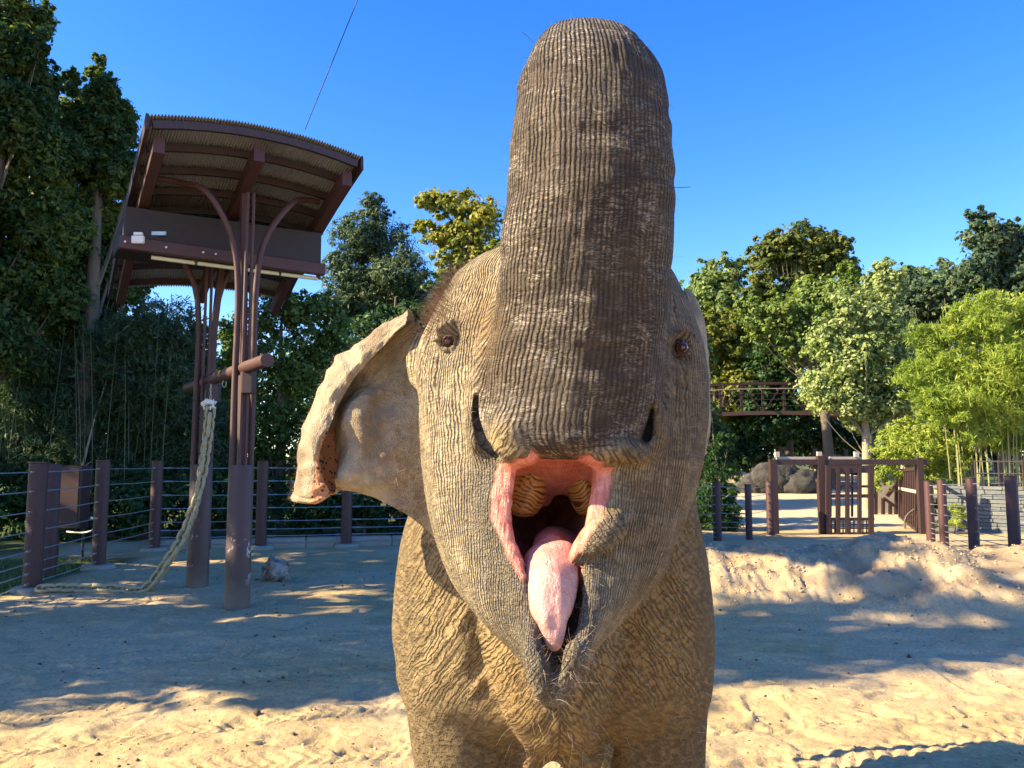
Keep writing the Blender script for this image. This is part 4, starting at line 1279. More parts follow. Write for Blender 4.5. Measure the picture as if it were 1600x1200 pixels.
EH = globals().get('ELE_H', 0.0072)
gx = graded(-0.62, 0.92, EH)
gy = graded(1.72, 5.8, EH, c=2.72, grow=1.05, hmax=0.05)
gz = -graded(-2.92, -0.35, EH)[::-1]
low = graded(-0.46, gz[0] - 0.03, 0.03)
gz = np.concatenate([low, gz[gz > low[-1] + 0.01]])
F = np.full((len(gx), len(gy), len(gz)), 9.0, dtype=np.float32)


def new_field(lo, hi, h):
    global F, gx, gy, gz
    gx, gy, gz = [np.arange(lo[i], hi[i] + h, h) for i in range(3)]
    F = np.full((len(gx), len(gy), len(gz)), 9.0, dtype=np.float32)


def win(lo, hi, pad):
    i0, i1 = np.searchsorted(gx, lo[0] - pad), np.searchsorted(gx, hi[0] + pad)
    j0, j1 = np.searchsorted(gy, lo[1] - pad), np.searchsorted(gy, hi[1] + pad)
    k0, k1 = np.searchsorted(gz, lo[2] - pad), np.searchsorted(gz, hi[2] + pad)
    return slice(i0, i1), slice(j0, j1), slice(k0, k1)


def put(fn, lo, hi, k=0.03, mode='add'):
    si, sj, sk = win(lo, hi, k + 0.06)
    X, Y, Z = gx[si][:, None, None], gy[sj][None, :, None], gz[sk][None, None, :]
    X, Y, Z = X.astype(np.float32), Y.astype(np.float32), Z.astype(np.float32)
    d = np.broadcast_to(fn(X, Y, Z), (X.shape[0], Y.shape[1], Z.shape[2])).astype(np.float32)
    A = F[si, sj, sk]
    if mode == 'add':
        h = np.maximum(k - np.abs(A - d), 0) / k
        F[si, sj, sk] = np.minimum(A, d) - h * h * k * 0.25
    elif mode == 'cut':
        d = -d
        h = np.maximum(k - np.abs(A - d), 0) / k
        F[si, sj, sk] = np.maximum(A, d) + h * h * k * 0.25


def gsmooth(v, s):
    if s <= 0: return v
    r = int(3 * s)
    kx = np.exp(-0.5 * (np.arange(-r, r + 1) / s) ** 2)
    kx /= kx.sum()
    return np.convolve(np.pad(v, r, mode='edge'), kx, mode='valid')


class Loft:
    """stack of super-elliptic sections up the z axis; rows: py, px left, px right, depth of centre, front reach, back reach"""
    def __init__(self, rows, n=2.0, smooth=3.0, raw=False):
        rr = []
        for r in rows:
            if raw:
                z, cx, cy, w, f, b = r
            else:
                py, l, rt, d, f, b = r
                a, c = P(l, py, d), P(rt, py, d)
                z, cx, cy, w = (a.z + c.z) / 2, (a.x + c.x) / 2, d, (c.x - a.x) / 2
            rr.append((z, cx, cy, max(w, 2e-3), max(f, 2e-3), max(b, 2e-3)))
        rr.sort()
        A = np.array(rr)
        self.z0, self.z1 = A[0, 0], A[-1, 0]
        self.zz = np.linspace(self.z0, self.z1, 500)
        self.c = [gsmooth(np.interp(self.zz, A[:, 0], A[:, i]), smooth) for i in range(1, 6)]
        self.n = n
        cx, cy, w, f, b = self.c
        self.lo = ((cx - w).min(), (cy - f).min(), self.z0)
        self.hi = ((cx + w).max(), (cy + b).max(), self.z1)

    def at(self, Z):
        return [np.interp(Z, self.zz, v).astype(np.float32) for v in self.c]

    def __call__(self, X, Y, Z):
        cx, cy, w, f, b = self.at(Z)
        dy = Y - cy
        ry = np.where(dy < 0, f, b)
        dx = np.abs(X - cx) / w
        dy = np.abs(dy) / ry
        n = self.n
        q = np.sqrt(dx * dx + dy * dy) if n == 2 else (dx ** n + dy ** n) ** (1 / n)
        m = np.minimum(w, (f + b) / 2)
        ex = (np.maximum(Z - self.z1, 0) + np.maximum(self.z0 - Z, 0)).astype(np.float32)
        core = (q - 1) * m
        return np.where(ex > 0, np.maximum(core, ex), core)


def loft(rows, k=0.03, mode='add', **kw):
    L = Loft(rows, **kw)
    put(L, L.lo, L.hi, k, mode)
    return L


def tube_fn(pts, rad):
    pts = [np.array(p, dtype=np.float32) for p in pts]

    def fn(X, Y, Z):
        D = None
        for i in range(len(pts) - 1):
            a, b = pts[i], pts[i + 1]
            ab = b - a
            L2 = float(ab @ ab) + 1e-9
            t = np.clip(((X - a[0]) * ab[0] + (Y - a[1]) * ab[1] + (Z - a[2]) * ab[2]) / L2, 0, 1)
            r = rad[i] + (rad[i + 1] - rad[i]) * t
            d = np.sqrt((X - a[0] - ab[0] * t) ** 2 + (Y - a[1] - ab[1] * t) ** 2 + (Z - a[2] - ab[2] * t) ** 2) - r
            D = d if D is None else np.minimum(D, d)
        return D
    return fn


def tube(keys, k=0.02, mode='add', per=3):
    """keys: (px, py, d, radius in metres)"""
    pts = [P(a, b, c) for a, b, c, r in keys]
    rs = [r for *_, r in keys]
    pp = catmull(pts, per)
    rad = np.interp(np.linspace(0, len(rs) - 1, len(pp)), range(len(rs)), rs)
    A = np.array(pp)
    m = max(rs)
    put(tube_fn(pp, rad), A.min(0) - m, A.max(0) + m, k, mode)


def ell(px, py, d, rx, rd, rz, k=0.04, mode='add', roll=0.0, tilt=0.0):
    """ellipsoid; rx, rz in metres, rd its reach in depth; roll turns it in the picture plane, tilt leans it in depth"""
    c = P(px, py, d) if px is not None else None
    M = np.array((Matrix.Rotation(roll, 3, 'Y') @ Matrix.Rotation(tilt, 3, 'X')).transposed())
    r = np.array([rx, rd, rz])

    def fn(X, Y, Z):
        x, y, z = X - c.x, Y - c.y, Z - c.z
        u = [M[i, 0] * x + M[i, 1] * y + M[i, 2] * z for i in range(3)]
        k0 = np.sqrt(sum((u[i] / r[i]) ** 2 for i in range(3)))
        k1 = np.sqrt(sum((u[i] / r[i] ** 2) ** 2 for i in range(3))) + 1e-6
        return k0 * (k0 - 1) / k1
    m = max(rx, rd, rz)
    put(fn, (c.x - m, c.y - m, c.z - m), (c.x + m, c.y + m, c.z + m), k, mode)


def sample(p):
    i = np.clip(np.searchsorted(gx, p[0]) - 1, 0, len(gx) - 2)
    j = np.clip(np.searchsorted(gy, p[1]) - 1, 0, len(gy) - 2)
    k = np.clip(np.searchsorted(gz, p[2]) - 1, 0, len(gz) - 2)
    a = (p[0] - gx[i]) / (gx[i + 1] - gx[i]); b = (p[1] - gy[j]) / (gy[j + 1] - gy[j]); c = (p[2] - gz[k]) / (gz[k + 1] - gz[k])
    s = 0
    for di, wi in ((0, 1 - a), (1, a)):
        for dj, wj in ((0, 1 - b), (1, b)):
            for dk, wk in ((0, 1 - c), (1, c)):
                s += wi * wj * wk * F[i + di, j + dj, k + dk]
    return s


def surf(px, py, d0=1.8, d1=3.4):
    """depth at which the skin is met in pixel px, py"""
    d, prev = d0, None
    while d < d1:
        s = sample(P(px, py, d))
        if s < 0:
            if prev is None: return d
            pd, ps = prev
            return pd + (d - pd) * ps / (ps - s)
        prev = (d, s)
        d += 0.006
    return d1


# ---- trunk of the body and legs
barrel = [(0.62, 0.14, 3.95, 0.05, 0.5, 0.5), (0.72, 0.14, 3.95, 0.36, 0.9, 0.9), (0.9, 0.14, 3.95, 0.52, 1.0, 1.1), (1.2, 0.14, 3.95, 0.60, 1.0, 1.25),
          (1.6, 0.14, 3.95, 0.60, 1.0, 1.3), (1.95, 0.14, 3.95, 0.5, 0.95, 1.15), (2.15, 0.14, 3.95, 0.33, 0.8, 0.95), (2.28, 0.14, 3.95, 0.05, 0.4, 0.5)]
loft(barrel, raw=True, k=0.1, n=2.2, smooth=12)
# hind legs
for sx in (-1, 1):
    cx_ = 0.14 + sx * 0.33
    loft([(-0.40, cx_, 4.75, 0.20, 0.22, 0.2), (-0.28, cx_, 4.75, 0.18, 0.2, 0.19), (0.2, cx_, 4.8, 0.155, 0.16, 0.17),
          (0.6, cx_, 4.75, 0.2, 0.22, 0.24), (1.1, 0.14 + sx * 0.32, 4.7, 0.25, 0.35, 0.38), (1.4, 0.14 + sx * 0.28, 4.65, 0.25, 0.4, 0.42)], raw=True, k=0.1, smooth=10)
# shoulders and the neck behind the head
loft([(560, 760, 980, 3.2, .2, .5), (620, 715, 1020, 3.15, .3, .5), (700, 672, 1062, 3.1, .34, .5), (770, 652, 1082, 3.05, .32, .5), (830, 636, 1091, 3.02, .3, .5), (880, 627, 1097, 3.0, .3, .5),
      (930, 622, 1102, 3.0, .3, .5), (990, 619, 1107, 3.0, .3, .5), (1040, 623, 1105, 3.0, .29, .45), (1085, 634, 1100, 3.0, .27, .4), (1130, 700, 1050, 3.0, .2, .3), (1150, 760, 1000, 3.0, .1, .2)],
     n=2.5, k=0.08, smooth=10)
# front legs
loft([(-0.40, -0.165, 3.02, 0.185, 0.2, 0.19), (-0.30, -0.165, 3.02, 0.175, 0.19, 0.18), (0.2, -0.165, 3.02, 0.165, 0.165, 0.165), (0.45, -0.17, 3.02, 0.172, 0.175, 0.18),
      (0.62, -0.185, 3.02, 0.19, 0.2, 0.2), (0.8, -0.205, 3.02, 0.2, 0.22, 0.24), (1.0, -0.225, 3.02, 0.2, 0.25, 0.28), (1.25, -0.22, 3.05, 0.2, 0.24, 0.3), (1.5, -0.2, 3.1, 0.15, 0.15, 0.2)], raw=True, k=0.05, smooth=10)
loft([(-0.40, 0.53, 3.02, 0.175, 0.2, 0.19), (-0.30, 0.53, 3.02, 0.165, 0.19, 0.18), (0.2, 0.53, 3.02, 0.158, 0.165, 0.165), (0.45, 0.53, 3.02, 0.166, 0.17, 0.18),
      (0.62, 0.528, 3.02, 0.178, 0.19, 0.2), (0.8, 0.53, 3.02, 0.19, 0.21, 0.24), (1.0, 0.535, 3.02, 0.195, 0.24, 0.28), (1.25, 0.51, 3.05, 0.21, 0.24, 0.3), (1.5, 0.45, 3.1, 0.16, 0.15, 0.2)], raw=True, k=0.05, smooth=10)
# the hanging chest between the legs, with its lower fold
loft([(800, 770, 970, 2.95, .2, .3), (860, 745, 985, 2.92, .28, .3), (920, 738, 985, 2.9, .32, .3), (980, 740, 978, 2.9, .34, .3), (1040, 748, 968, 2.9, .34, .3),
      (1090, 765, 955, 2.9, .31, .3), (1130, 788, 945, 2.92, .26, .26), (1155, 815, 925, 2.94, .16, .2), (1168, 850, 890, 2.95, .05, .1)], n=2.2, k=0.035, smooth=8)
ell(832, 1152, 2.95, 0.07, 0.13, 0.13, k=0.06, roll=R(10))
ell(905, 1160, 2.95, 0.085, 0.14, 0.12, k=0.06, roll=R(-8))
# crease lines between chest and shoulders
for c in ([(742, 960, 0), (744, 1010, 0), (752, 1060, 0), (772, 1105, 0), (798, 1145, 0), (802, 1185, 0)], [(985, 985, 0), (975, 1050, 0), (962, 1110, 0), (950, 1150, 0), (946, 1190, 0)]):
    tube([(a, b, surf(a, b) - 0.004, 0.012) for a, b, _ in c], k=0.05, mode='cut')

# ---- head
HEAD = loft([(388, 850, 960, 2.68, .12, .2), (396, 780, 1000, 2.68, .2, .3), (412, 738, 1032, 2.66, .25, .35), (435, 708, 1054, 2.64, .27, .4), (465, 694, 1068, 2.62, .29, .45), (500, 676, 1082, 2.6, .3, .5),
              (540, 656, 1097, 2.58, .31, .5), (600, 650, 1103, 2.56, .32, .5), (660, 650, 1103, 2.53, .32, .5), (720, 653, 1097, 2.5, .31, .5), (780, 661, 1082, 2.47, .3, .5),
              (830, 673, 1064, 2.43, .29, .45), (880, 690, 1042, 2.38, .28, .4), (925, 712, 1008, 2.34, .27, .34), (960, 740, 972, 2.3, .25, .28), (990, 772, 942, 2.26, .22, .24), (1015, 798, 922, 2.22, .17, .2),
              (1050, 822, 904, 2.18, .12, .15), (1085, 838, 882, 2.15, .08, .1), (1104, 848, 872, 2.14, .05, .06), (1112, 856, 866, 2.14, .02, .03)], n=2.3, k=0.035, smooth=5)
ell(738, 505, 2.50, 0.075, 0.10, 0.10, k=0.06)        # brow
ell(1038, 505, 2.50, 0.06, 0.10, 0.10, k=0.06)
ell(716, 640, 2.45, 0.09, 0.10, 0.20, k=0.06)        # cheek
ell(1032, 640, 2.45, 0.08, 0.09, 0.19, k=0.06)

# ---- mouth
MOUTH = Loft([(690, 815, 925, 2.45, .5, .3), (715, 803, 928, 2.45, .5, .5), (745, 797, 926, 2.45, .5, .62), (775, 794, 922, 2.45, .5, .72), (805, 790, 917, 2.45, .5, .72), (830, 791, 913, 2.42, .5, .55), (860, 800, 911, 2.34, .4, .35), (890, 812, 914, 2.26, .4, .13), (930, 824, 914, 2.20, .4, .07), (975, 838, 908, 2.15, .4, .055), (1010, 848, 897, 2.11, .4, .045), (1040, 856, 884, 2.08, .4, .035), (1065, 859, 876, 2.06, .4, .02), (1078, 862, 872, 2.05, .4, .01)],
             n=2.3, smooth=5)
put(MOUTH, MOUTH.lo, MOUTH.hi, 0.02, 'cut')

# ---- raised trunk (proboscis): comes forward out of the face, rises, and curls back over the brow
TRK = Loft([(52, 880, 940, 2.30, .03, .2), (58, 862, 962, 2.28, .09, .2), (68, 846, 980, 2.25, .13, .2), (82, 834, 996, 2.22, .17, .2), (100, 823, 1012, 2.19, .19, .2), (120, 812, 1029, 2.17, .2, .2), (160, 806, 1041, 2.155, .21, .2),
            (210, 800, 1047, 2.15, .21, .2), (270, 795, 1050, 2.15, .21, .2), (330, 790, 1051, 2.16, .21, .2), (400, 782, 1047, 2.19, .215, .2), (460, 775, 1045, 2.23, .225, .2), (520, 768, 1043, 2.27, .235, .2),
            (580, 758, 1036, 2.31, .25, .2), (630, 752, 1026, 2.34, .26, .2), (670, 756, 1014, 2.35, .26, .2), (695, 768, 1004, 2.35, .245, .2), (706, 785, 995, 2.35, .22, .15), (712, 800, 985, 2.33, .16, .08), (716, 830, 960, 2.33, .1, .04)],
           n=2.25, smooth=3)
put(TRK, TRK.lo, TRK.hi, 0.05)
tube([(916, 142, 2.30, .155), (918, 140, 2.46, .150), (922, 175, 2.62, .14), (925, 215, 2.72, .12), (928, 260, 2.80, .10)], k=0.08)
# lower corners of the upper lip
ell(808, 705, 2.21, 0.066, 0.09, 0.040, k=0.025, roll=R(16))
ell(950, 706, 2.20, 0.088, 0.09, 0.042, k=0.025, roll=R(-3))
ell(800, 672, 2.2, 0.06, 0.09, 0.06, k=0.05)


# palate and the gum ridges that carry the molars, running back and down into the throat
PAL = [(876, 690, 2.27, .045), (877, 704, 2.37, .075), (878, 722, 2.48, .095), (878, 726, 2.56, .085)]
tube(PAL, k=0.03)
for dx in (-24, 24):
    tube([(876 + dx, 691, 2.28, .043), (877 + dx, 706, 2.38, .07), (878 + dx, 725, 2.48, .09), (878 + dx, 732, 2.56, .08)], k=0.03)
tube([(812, 716, 2.36, .040), (814, 740, 2.45, .050), (822, 772, 2.54, .055)], k=0.04)
tube([(928, 720, 2.36, .028), (926, 745, 2.45, .040), (922, 776, 2.54, .045)], k=0.04)
tube([(846, 716, 2.36, .022), (848, 745, 2.43, .024), (850, 780, 2.52, .022)], k=0.03)
tube([(906, 718, 2.36, .020), (905, 745, 2.43, .022), (904, 780, 2.52, .020)], k=0.03)

# lips around the opening
tube([(784, 745, 2.24, .018), (770, 790, 2.215, .024), (776, 830, 2.19, .026), (796, 875, 2.15, .026), (812, 920, 2.11, .028), (826, 965, 2.08, .028), (838, 1010, 2.06, .028), (846, 1050, 2.055, .03), (856, 1092, 2.055, .024)], k=0.045)
tube([(942, 745, 2.24, .02), (940, 785, 2.2, .026), (932, 830, 2.17, .026)], k=0.04)
tube([(922, 900, 2.13, .018), (924, 950, 2.09, .02), (912, 1000, 2.05, .02)], k=0.05)
tube([(905, 1008, 2.0, .020), (898, 1020, 1.98, .030), (886, 1042, 1.97, .024), (877, 1068, 1.98, .022), (865, 1098, 2.0, .022)], k=0.010, per=5)
tube([(826, 985, 2.05, .028), (833, 1020, 2.01, .034), (843, 1055, 1.985, .034), (853, 1088, 1.99, .026)], k=0.02)
# turned-out lip flap on the right of the opening
q = surf(930, 850)
tube([(900, 872, q + .01, .022), (916, 856, q - .02, .036), (938, 838, q - .035, .047), (955, 822, q - .02, .042), (962, 812, q, .03)], k=0.014)
# chin groove
tube([(871, 1004, 2.03, .014), (870, 1035, 1.975, .013), (864, 1070, 1.955, .009)], k=0.008, mode='cut', per=5)

# sheaths beside the upper lip and the dark grooves inside them
tube([(740, 605, surf(740, 605) + .01, .012), (734, 640, surf(734, 640), .020), (733, 672, surf(733, 672) - .005, .022), (742, 700, surf(742, 700) - .01, .022), (762, 716, 2.27, .02), (782, 724, 2.24, .014)], k=0.03)
sd = [surf(a, c) for a, c in ((743, 612), (744, 636), (747, 662), (757, 692), (776, 712))]
for q in (-.012, .0, .012, .024, .036):
    tube([(746, 616, sd[0] + q * .4, .002), (744, 632, sd[1] + q, .005), (744, 650, sd[1] + q, .0055), (748, 668, sd[2] + q, .006), (755, 690, sd[3] + q, .0080), (767, 701, sd[3] + q, .0065), (779, 715, sd[4] + q, .0045)], k=0.006, mode='cut', per=4)
tube([(1024, 625, surf(1024, 625) + .01, .012), (1030, 655, surf(1030, 655), .02), (1026, 685, surf(1026, 685), .022), (1012, 705, surf(1012, 705), .02), (990, 716, surf(990, 716), .016)], k=0.03)
sd = [surf(a, c) for a, c in ((1018, 630), (1017, 656), (1012, 682), (997, 702))]
for q in (-.012, .0, .012, .024, .036, .05):
    tube([(1019, 632, sd[0] + q * .4, .003), (1016, 656, sd[1] + q, .007), (1011, 682, sd[2] + q, .0105), (997, 701, sd[3] + q, .006)], k=0.006, mode='cut', per=5)
tube([(1008, 690, surf(1008, 690) + .01, .008), (992, 702, surf(992, 702) + .004, .010), (975, 714, surf(975, 714) + .004, .009)], k=0.01)

# eyes: socket, upper and lower lid
EYES = []
for ex, ey, s, dd in ((701, 531, 1, 0.012), (1067, 541, -1, 0.012)):
    d = surf(ex, ey)
    ell(ex, ey, d, 0.034, 0.030, 0.042, k=0.03, mode='cut', roll=R(12 * s))
    d2 = d + 0.014
    tube([(ex - 16, ey + 5, d2 + .004, .007), (ex - 10, ey - 8, d2 - .010, .009), (ex + 3, ey - 12, d2 - .014, .010), (ex + 13, ey + 2, d2 - .004, .007)], k=0.008)
    tube([(ex - 15, ey + 6, d2 + .004, .007), (ex - 6, ey + 15, d2 - .006, .008), (ex + 5, ey + 14, d2 - .008, .008), (ex + 12, ey + 4, d2 - .004, .006)], k=0.008)
    tube([(ex - 26, ey + 2, d - .000, .008), (ex - 15, ey - 20, d - .006, .013), (ex + 4, ey - 27, d - .009, .013), (ex + 20, ey - 16, d - .002, .009)], k=0.02)
    EYES.append((ex - 1, ey + 2, d2 + (0.013 if s > 0 else .018)))
# folds raying down and up from the eye
for pts, r_ in (([(684, 556), (680, 590), (670, 640)], .011), ([(691, 562), (688, 604), (680, 650)], .010), ([(697, 566), (696, 600), (692, 630)], .007), ([(668, 516), (658, 556), (655, 600)], .011), ([(676, 506), (667, 545), (662, 585)], .009),
                ([(684, 500), (676, 530), (672, 552)], .008), ([(735, 432), (755, 428), (772, 424)], .011), ([(700, 470), (722, 448), (748, 436)], .009), ([(714, 500), (722, 480), (738, 462)], .008),
                ([(1052, 560), (1060, 610), (1062, 660)], .011), ([(1070, 560), (1074, 610), (1076, 660)], .010), ([(1050, 460), (1056, 490), (1060, 515)], .010), ([(1042, 560), (1044, 600), (1040, 640)], .009)):
    tube([(a, b, surf(a, b) - .003, r_) for a, b in pts], k=0.010, mode='cut', per=5)
# tuft fold where the ear springs from the head
tube([(660, 530, 2.64, .03), (648, 556, 2.62, .026), (650, 592, 2.6, .02)], k=0.05)


def surface_nets(Fv, gx, gy, gz):
    ins = Fv < 0
    nx, ny, nz = Fv.shape
    c = np.zeros((nx - 1, ny - 1, nz - 1), np.uint8)
    for a in (0, 1):
        for b in (0, 1):
            for d in (0, 1):
                c += ins[a:nx - 1 + a, b:ny - 1 + b, d:nz - 1 + d]
    act = (c > 0) & (c < 8)
    idx = np.full(act.shape, -1, np.int32)
    I, J, K = np.nonzero(act)
    idx[I, J, K] = np.arange(len(I))
    acc = np.zeros((len(I), 3))
    cnt = np.zeros(len(I))
    corners = {}
    for a in (0, 1):
        for b in (0, 1):
            for d in (0, 1):
                corners[(a, b, d)] = (Fv[I + a, J + b, K + d].astype(np.float64), np.stack([gx[I + a], gy[J + b], gz[K + d]], 1))
    for ca in corners:
        for ax in range(3):
            if ca[ax] == 0:
                cb = list(ca); cb[ax] = 1; cb = tuple(cb)
                va, pa = corners[ca]; vb, pb = corners[cb]
                m = (va < 0) != (vb < 0)
                t = np.where(m, va / (va - vb + (~m) * 1.0), 0)
                acc += np.where(m[:, None], pa + (pb - pa) * t[:, None], 0)
                cnt += m
    V = acc / cnt[:, None]
    quads = []
    for ax in range(3):
        sl0 = [slice(1, -1)] * 3; sl1 = [slice(1, -1)] * 3
        sl0[ax] = slice(0, -1); sl1[ax] = slice(1, None)
        A, B = ins[tuple(sl0)], ins[tuple(sl1)]
        off = [1, 1, 1]; off[ax] = 0
        i, j, k = np.nonzero(A != B)
        flip = A[i, j, k]
        i, j, k = i + off[0], j + off[1], k + off[2]
        u, v = [(1, 2), (2, 0), (0, 1)][ax]
        def g(du, dv):
            o = [0, 0, 0]; o[u] = du; o[v] = dv
            return idx[i + o[0], j + o[1], k + o[2]]
        q = np.stack([g(-1, -1), g(0, -1), g(0, 0), g(-1, 0)], 1)
        q[~flip] = q[~flip][:, ::-1]
        quads.append(q)
    Q = np.concatenate(quads)
    Q = Q[(Q >= 0).all(1)]
    return V, Q


def vert_normals(V, Q):
    n = np.cross(V[Q[:, 2]] - V[Q[:, 0]], V[Q[:, 3]] - V[Q[:, 1]])
    N = np.zeros_like(V)
    for c in range(4):
        for a in range(3):
            N[:, a] += np.bincount(Q[:, c], n[:, a], len(V))
    return N / (np.linalg.norm(N, axis=1, keepdims=True) + 1e-12)


def relax(V, Q, it, lam=0.5):
    e = np.concatenate([Q[:, [0, 1]], Q[:, [1, 2]], Q[:, [2, 3]], Q[:, [3, 0]]])
    for _ in range(it):
        S = np.zeros_like(V)
        cnt = np.bincount(e[:, 0], minlength=len(V)) + np.bincount(e[:, 1], minlength=len(V))
        for a in range(3):
            S[:, a] = np.bincount(e[:, 0], V[e[:, 1], a], len(V)) + np.bincount(e[:, 1], V[e[:, 0], a], len(V))
        V = V + lam * (S / cnt[:, None] - V)
    return V


EV, EQ = surface_nets(F, gx, gy, gz)
EV = relax(EV, EQ, 2, 0.5)
print('elephant skin', len(EV), 'verts', round(time.time() - T0, 1), 's')

# ---- folds of the skin and where each kind of skin lies
def sstep(a, b, x):
    t = np.clip((x - a) / (b - a), 0, 1)
    return t * t * (3 - 2 * t)


def to_px(V):
    c, s = math.cos(PITCH), math.sin(PITCH)
    y, z = V[:, 1], V[:, 2] - CAM_H
    ax = y * c + z * s
    up = -y * s + z * c
    return 800 + V[:, 0] / ax * FPX, 600 - up / ax * FPX


def seg_dist(px, py, pts):
    D = np.full(px.shape, 1e9)
    for (x0, y0), (x1, y1) in zip(pts[:-1], pts[1:]):
        vx, vy = x1 - x0, y1 - y0
        t = np.clip(((px - x0) * vx + (py - y0) * vy) / (vx * vx + vy * vy), 0, 1)
        D = np.minimum(D, np.hypot(px - x0 - vx * t, py - y0 - vy * t))
    return D


EN = vert_normals(EV, EQ)
px, py = to_px(EV)
X, Y, Z = EV.T
tc = TRK.at(Z)
hc = HEAD.at(Z)
ft = np.where(Z > TRK.z0 - 0.01, TRK(X.astype(np.float32), Y.astype(np.float32), Z.astype(np.float32)), 1.0)
ft = np.where((Z > TRK.z1 - 0.03), np.minimum(ft, 0.0), ft)
w_tr = 1 - sstep(0.0, 0.05, ft)
w_tr = np.maximum(w_tr, sstep(2.33, 2.4, Z) * (Y > 2.0))
fh = np.where(Z > HEAD.z0 - 0.02, HEAD(X.astype(np.float32), Y.astype(np.float32), Z.astype(np.float32)), 1.0)
w_hd = (1 - sstep(0.03, 0.07, fh)) * (1 - w_tr) * (Y < 2.85)
w_bd = np.clip(1 - w_tr - w_hd, 0, 1)
fm = MOUTH(X.astype(np.float32), Y.astype(np.float32), Z.astype(np.float32))
inz = (Z > MOUTH.z0 - .01) & (Z < MOUTH.z1 + 0.05)
pal = tube_fn(catmull([P(a, b, c) for a, b, c, r in PAL], 3), np.interp(np.linspace(0, 3, 10), range(4), [r for *_, r in PAL]))(X, Y, Z)
facing = EN[:, 1] < 0.3
pink = ((1 - sstep(0.008, 0.02, fm)) * inz * (Y > 2.13)).astype(float)
pink = np.maximum(pink, (1 - sstep(0.0, 0.03, pal)) * (Y > 2.2) * (Z < P(875, 690, 2.3).z))
# pink of the gums reaches the rim of the opening
rim = seg_dist(px, py, [(796, 722), (784, 770), (780, 805), (798, 855), (818, 900)]) + 1.5 * vnoise(px / 9, py / 9, 0, 77)
pink = np.maximum(pink, (1 - sstep(0, 5, rim - np.interp(py, [730, 800, 905], [15, 13, 4]))) * (py > 724) * (py < 910) * (Y < 2.9))
rim2 = seg_dist(px, py, [(936, 725), (935, 770), (925, 805), (900, 850), (893, 868)])
pink = np.maximum(pink, (1 - sstep(0, 8, rim2 + 3 * vnoise(px / 6, py / 14, 0, 78) - np.interp(py, [730, 800, 870], [17, 13, 7]))) * (py > 730) * (py < 880) * (Y < 2.9))
pink *= (1 - w_tr * (py < 716))
pink *= 1 - sstep(900, 925, py) * 0.97
# grey skin of lips and jaw front, gold on brow and chest
grey = 1 - sstep(18, 75, seg_dist(px, py, [(770, 760), (775, 840), (805, 930), (840, 1010), (855, 1090)]))
grey = np.maximum(grey, 1 - sstep(10, 45, seg_dist(px, py, [(950, 830), (925, 860), (912, 960), (900, 1030), (862, 1095)])))
grey = grey * (Y < 2.5) * (1 - w_tr)
for ex, ey, d in EYES:
    grey = np.maximum(grey, 0.95 * np.exp(-((px - ex) / 13) ** 2 - ((py - ey - 1) / 17) ** 2) * (Y < 2.8))
grey = np.minimum(grey, 1)
gold = 0.9 * np.exp(-((px - 750) / 32) ** 2 - ((py - 500) / 75) ** 2) * (Y < 2.6)
gold = np.maximum(gold, sstep(900, 1080, py) * (Y > 2.5) * sstep(700, 840, px))
shade_brown = np.maximum(sstep(985, 1045, px + 12 * vnoise(px / 30, py / 30, 0, 5)) * (py < 720), sstep(880, 935, px + 10 * vnoise(px / 22, py / 60, 0, 6)) * w_tr * 0.85 * (py > 60)) * (Y < 2.9)  # right face and trunk: shade painted into the skin
shade_brown = np.maximum(shade_brown, 0.9 * (1 - sstep(8, 17, seg_dist(px, py, [(735, 655), (738, 690), (757, 714), (785, 724)]))) * (Y < 2.6))
shade_brown = np.maximum(shade_brown, 0.9 * (1 - sstep(7, 15, seg_dist(px, py, [(1012, 650), (1008, 688), (985, 712)]))) * (Y < 2.6))
shade_brown = np.maximum(shade_brown, 0.35 * sstep(940, 1000, px) * sstep(700, 760, py) * w_hd)
gold = np.maximum(gold, 0.9 * sstep(920, 1010, px) * sstep(480, 620, py) * (1 - w_tr))  # warm ground bounce on the right cheek, painted into the skin

# wrinkle coordinates, in metres: across the wrinkles, along them
def cyl(c, rad):
    ang = np.arctan2(X - c[0], -(Y - c[1]))
    return ang * rad
uT, uH = cyl(tc, 0.215), cyl(hc, 0.40)
alongT = np.where(Z > TRK.z1 - 0.15, Z + (Y - 2.1) * 0.8, Z)
wt = np.stack([uT, alongT, Y * 0 + 0.3], 1)
# cheeks: lines run down towards the chin, and fan out behind the eye
wh = np.stack([uH, Z + 0.2 * np.abs(uH), Y * 0.3], 1)
# chest and shoulders: slanting folds, mirrored on both sides, turning level on the outer arm
xb = X - 0.15
side = np.where(xb < 0, -1.0, 1.0)
ca = np.abs(xb)
th = R(34)
wb = np.stack([ca * math.cos(th) + Z * math.sin(th), ca * math.sin(th) - Z * math.cos(th), side * 0.5 + Y * 0.35], 1)
lx = np.where(xb < 0, -0.18, 0.53)
wl = np.stack([np.arctan2(X - lx, -(Y - 3.02)) * 0.19, Z, side], 1)
wleg = np.maximum(sstep(0.95, 0.6, Z), sstep(0.40, 0.56, ca) * 0.8) * w_bd * (1 - np.exp(-((px - 870) / 60) ** 2))
wleg = np.where(Y > 3.6, 0.0, wleg)

# coarse folds as true relief
# (shade of the right side is painted as dark brown; lip sheaths are brown skin)
h = np.zeros(len(EV))
h += w_tr * 0.0020 * (1 - pink) * fbm(uT * 52, alongT * 9, 0, 2, 3)
h += w_tr * 0.0040 * vnoise(uT * 4 + 0.5 * alongT, alongT * 26, 1.0, 5)
h += w_hd * (1 - pink) * 0.0020 * fbm(wh[:, 0] * 34, wh[:, 1] * 6, 0, 2, 9)
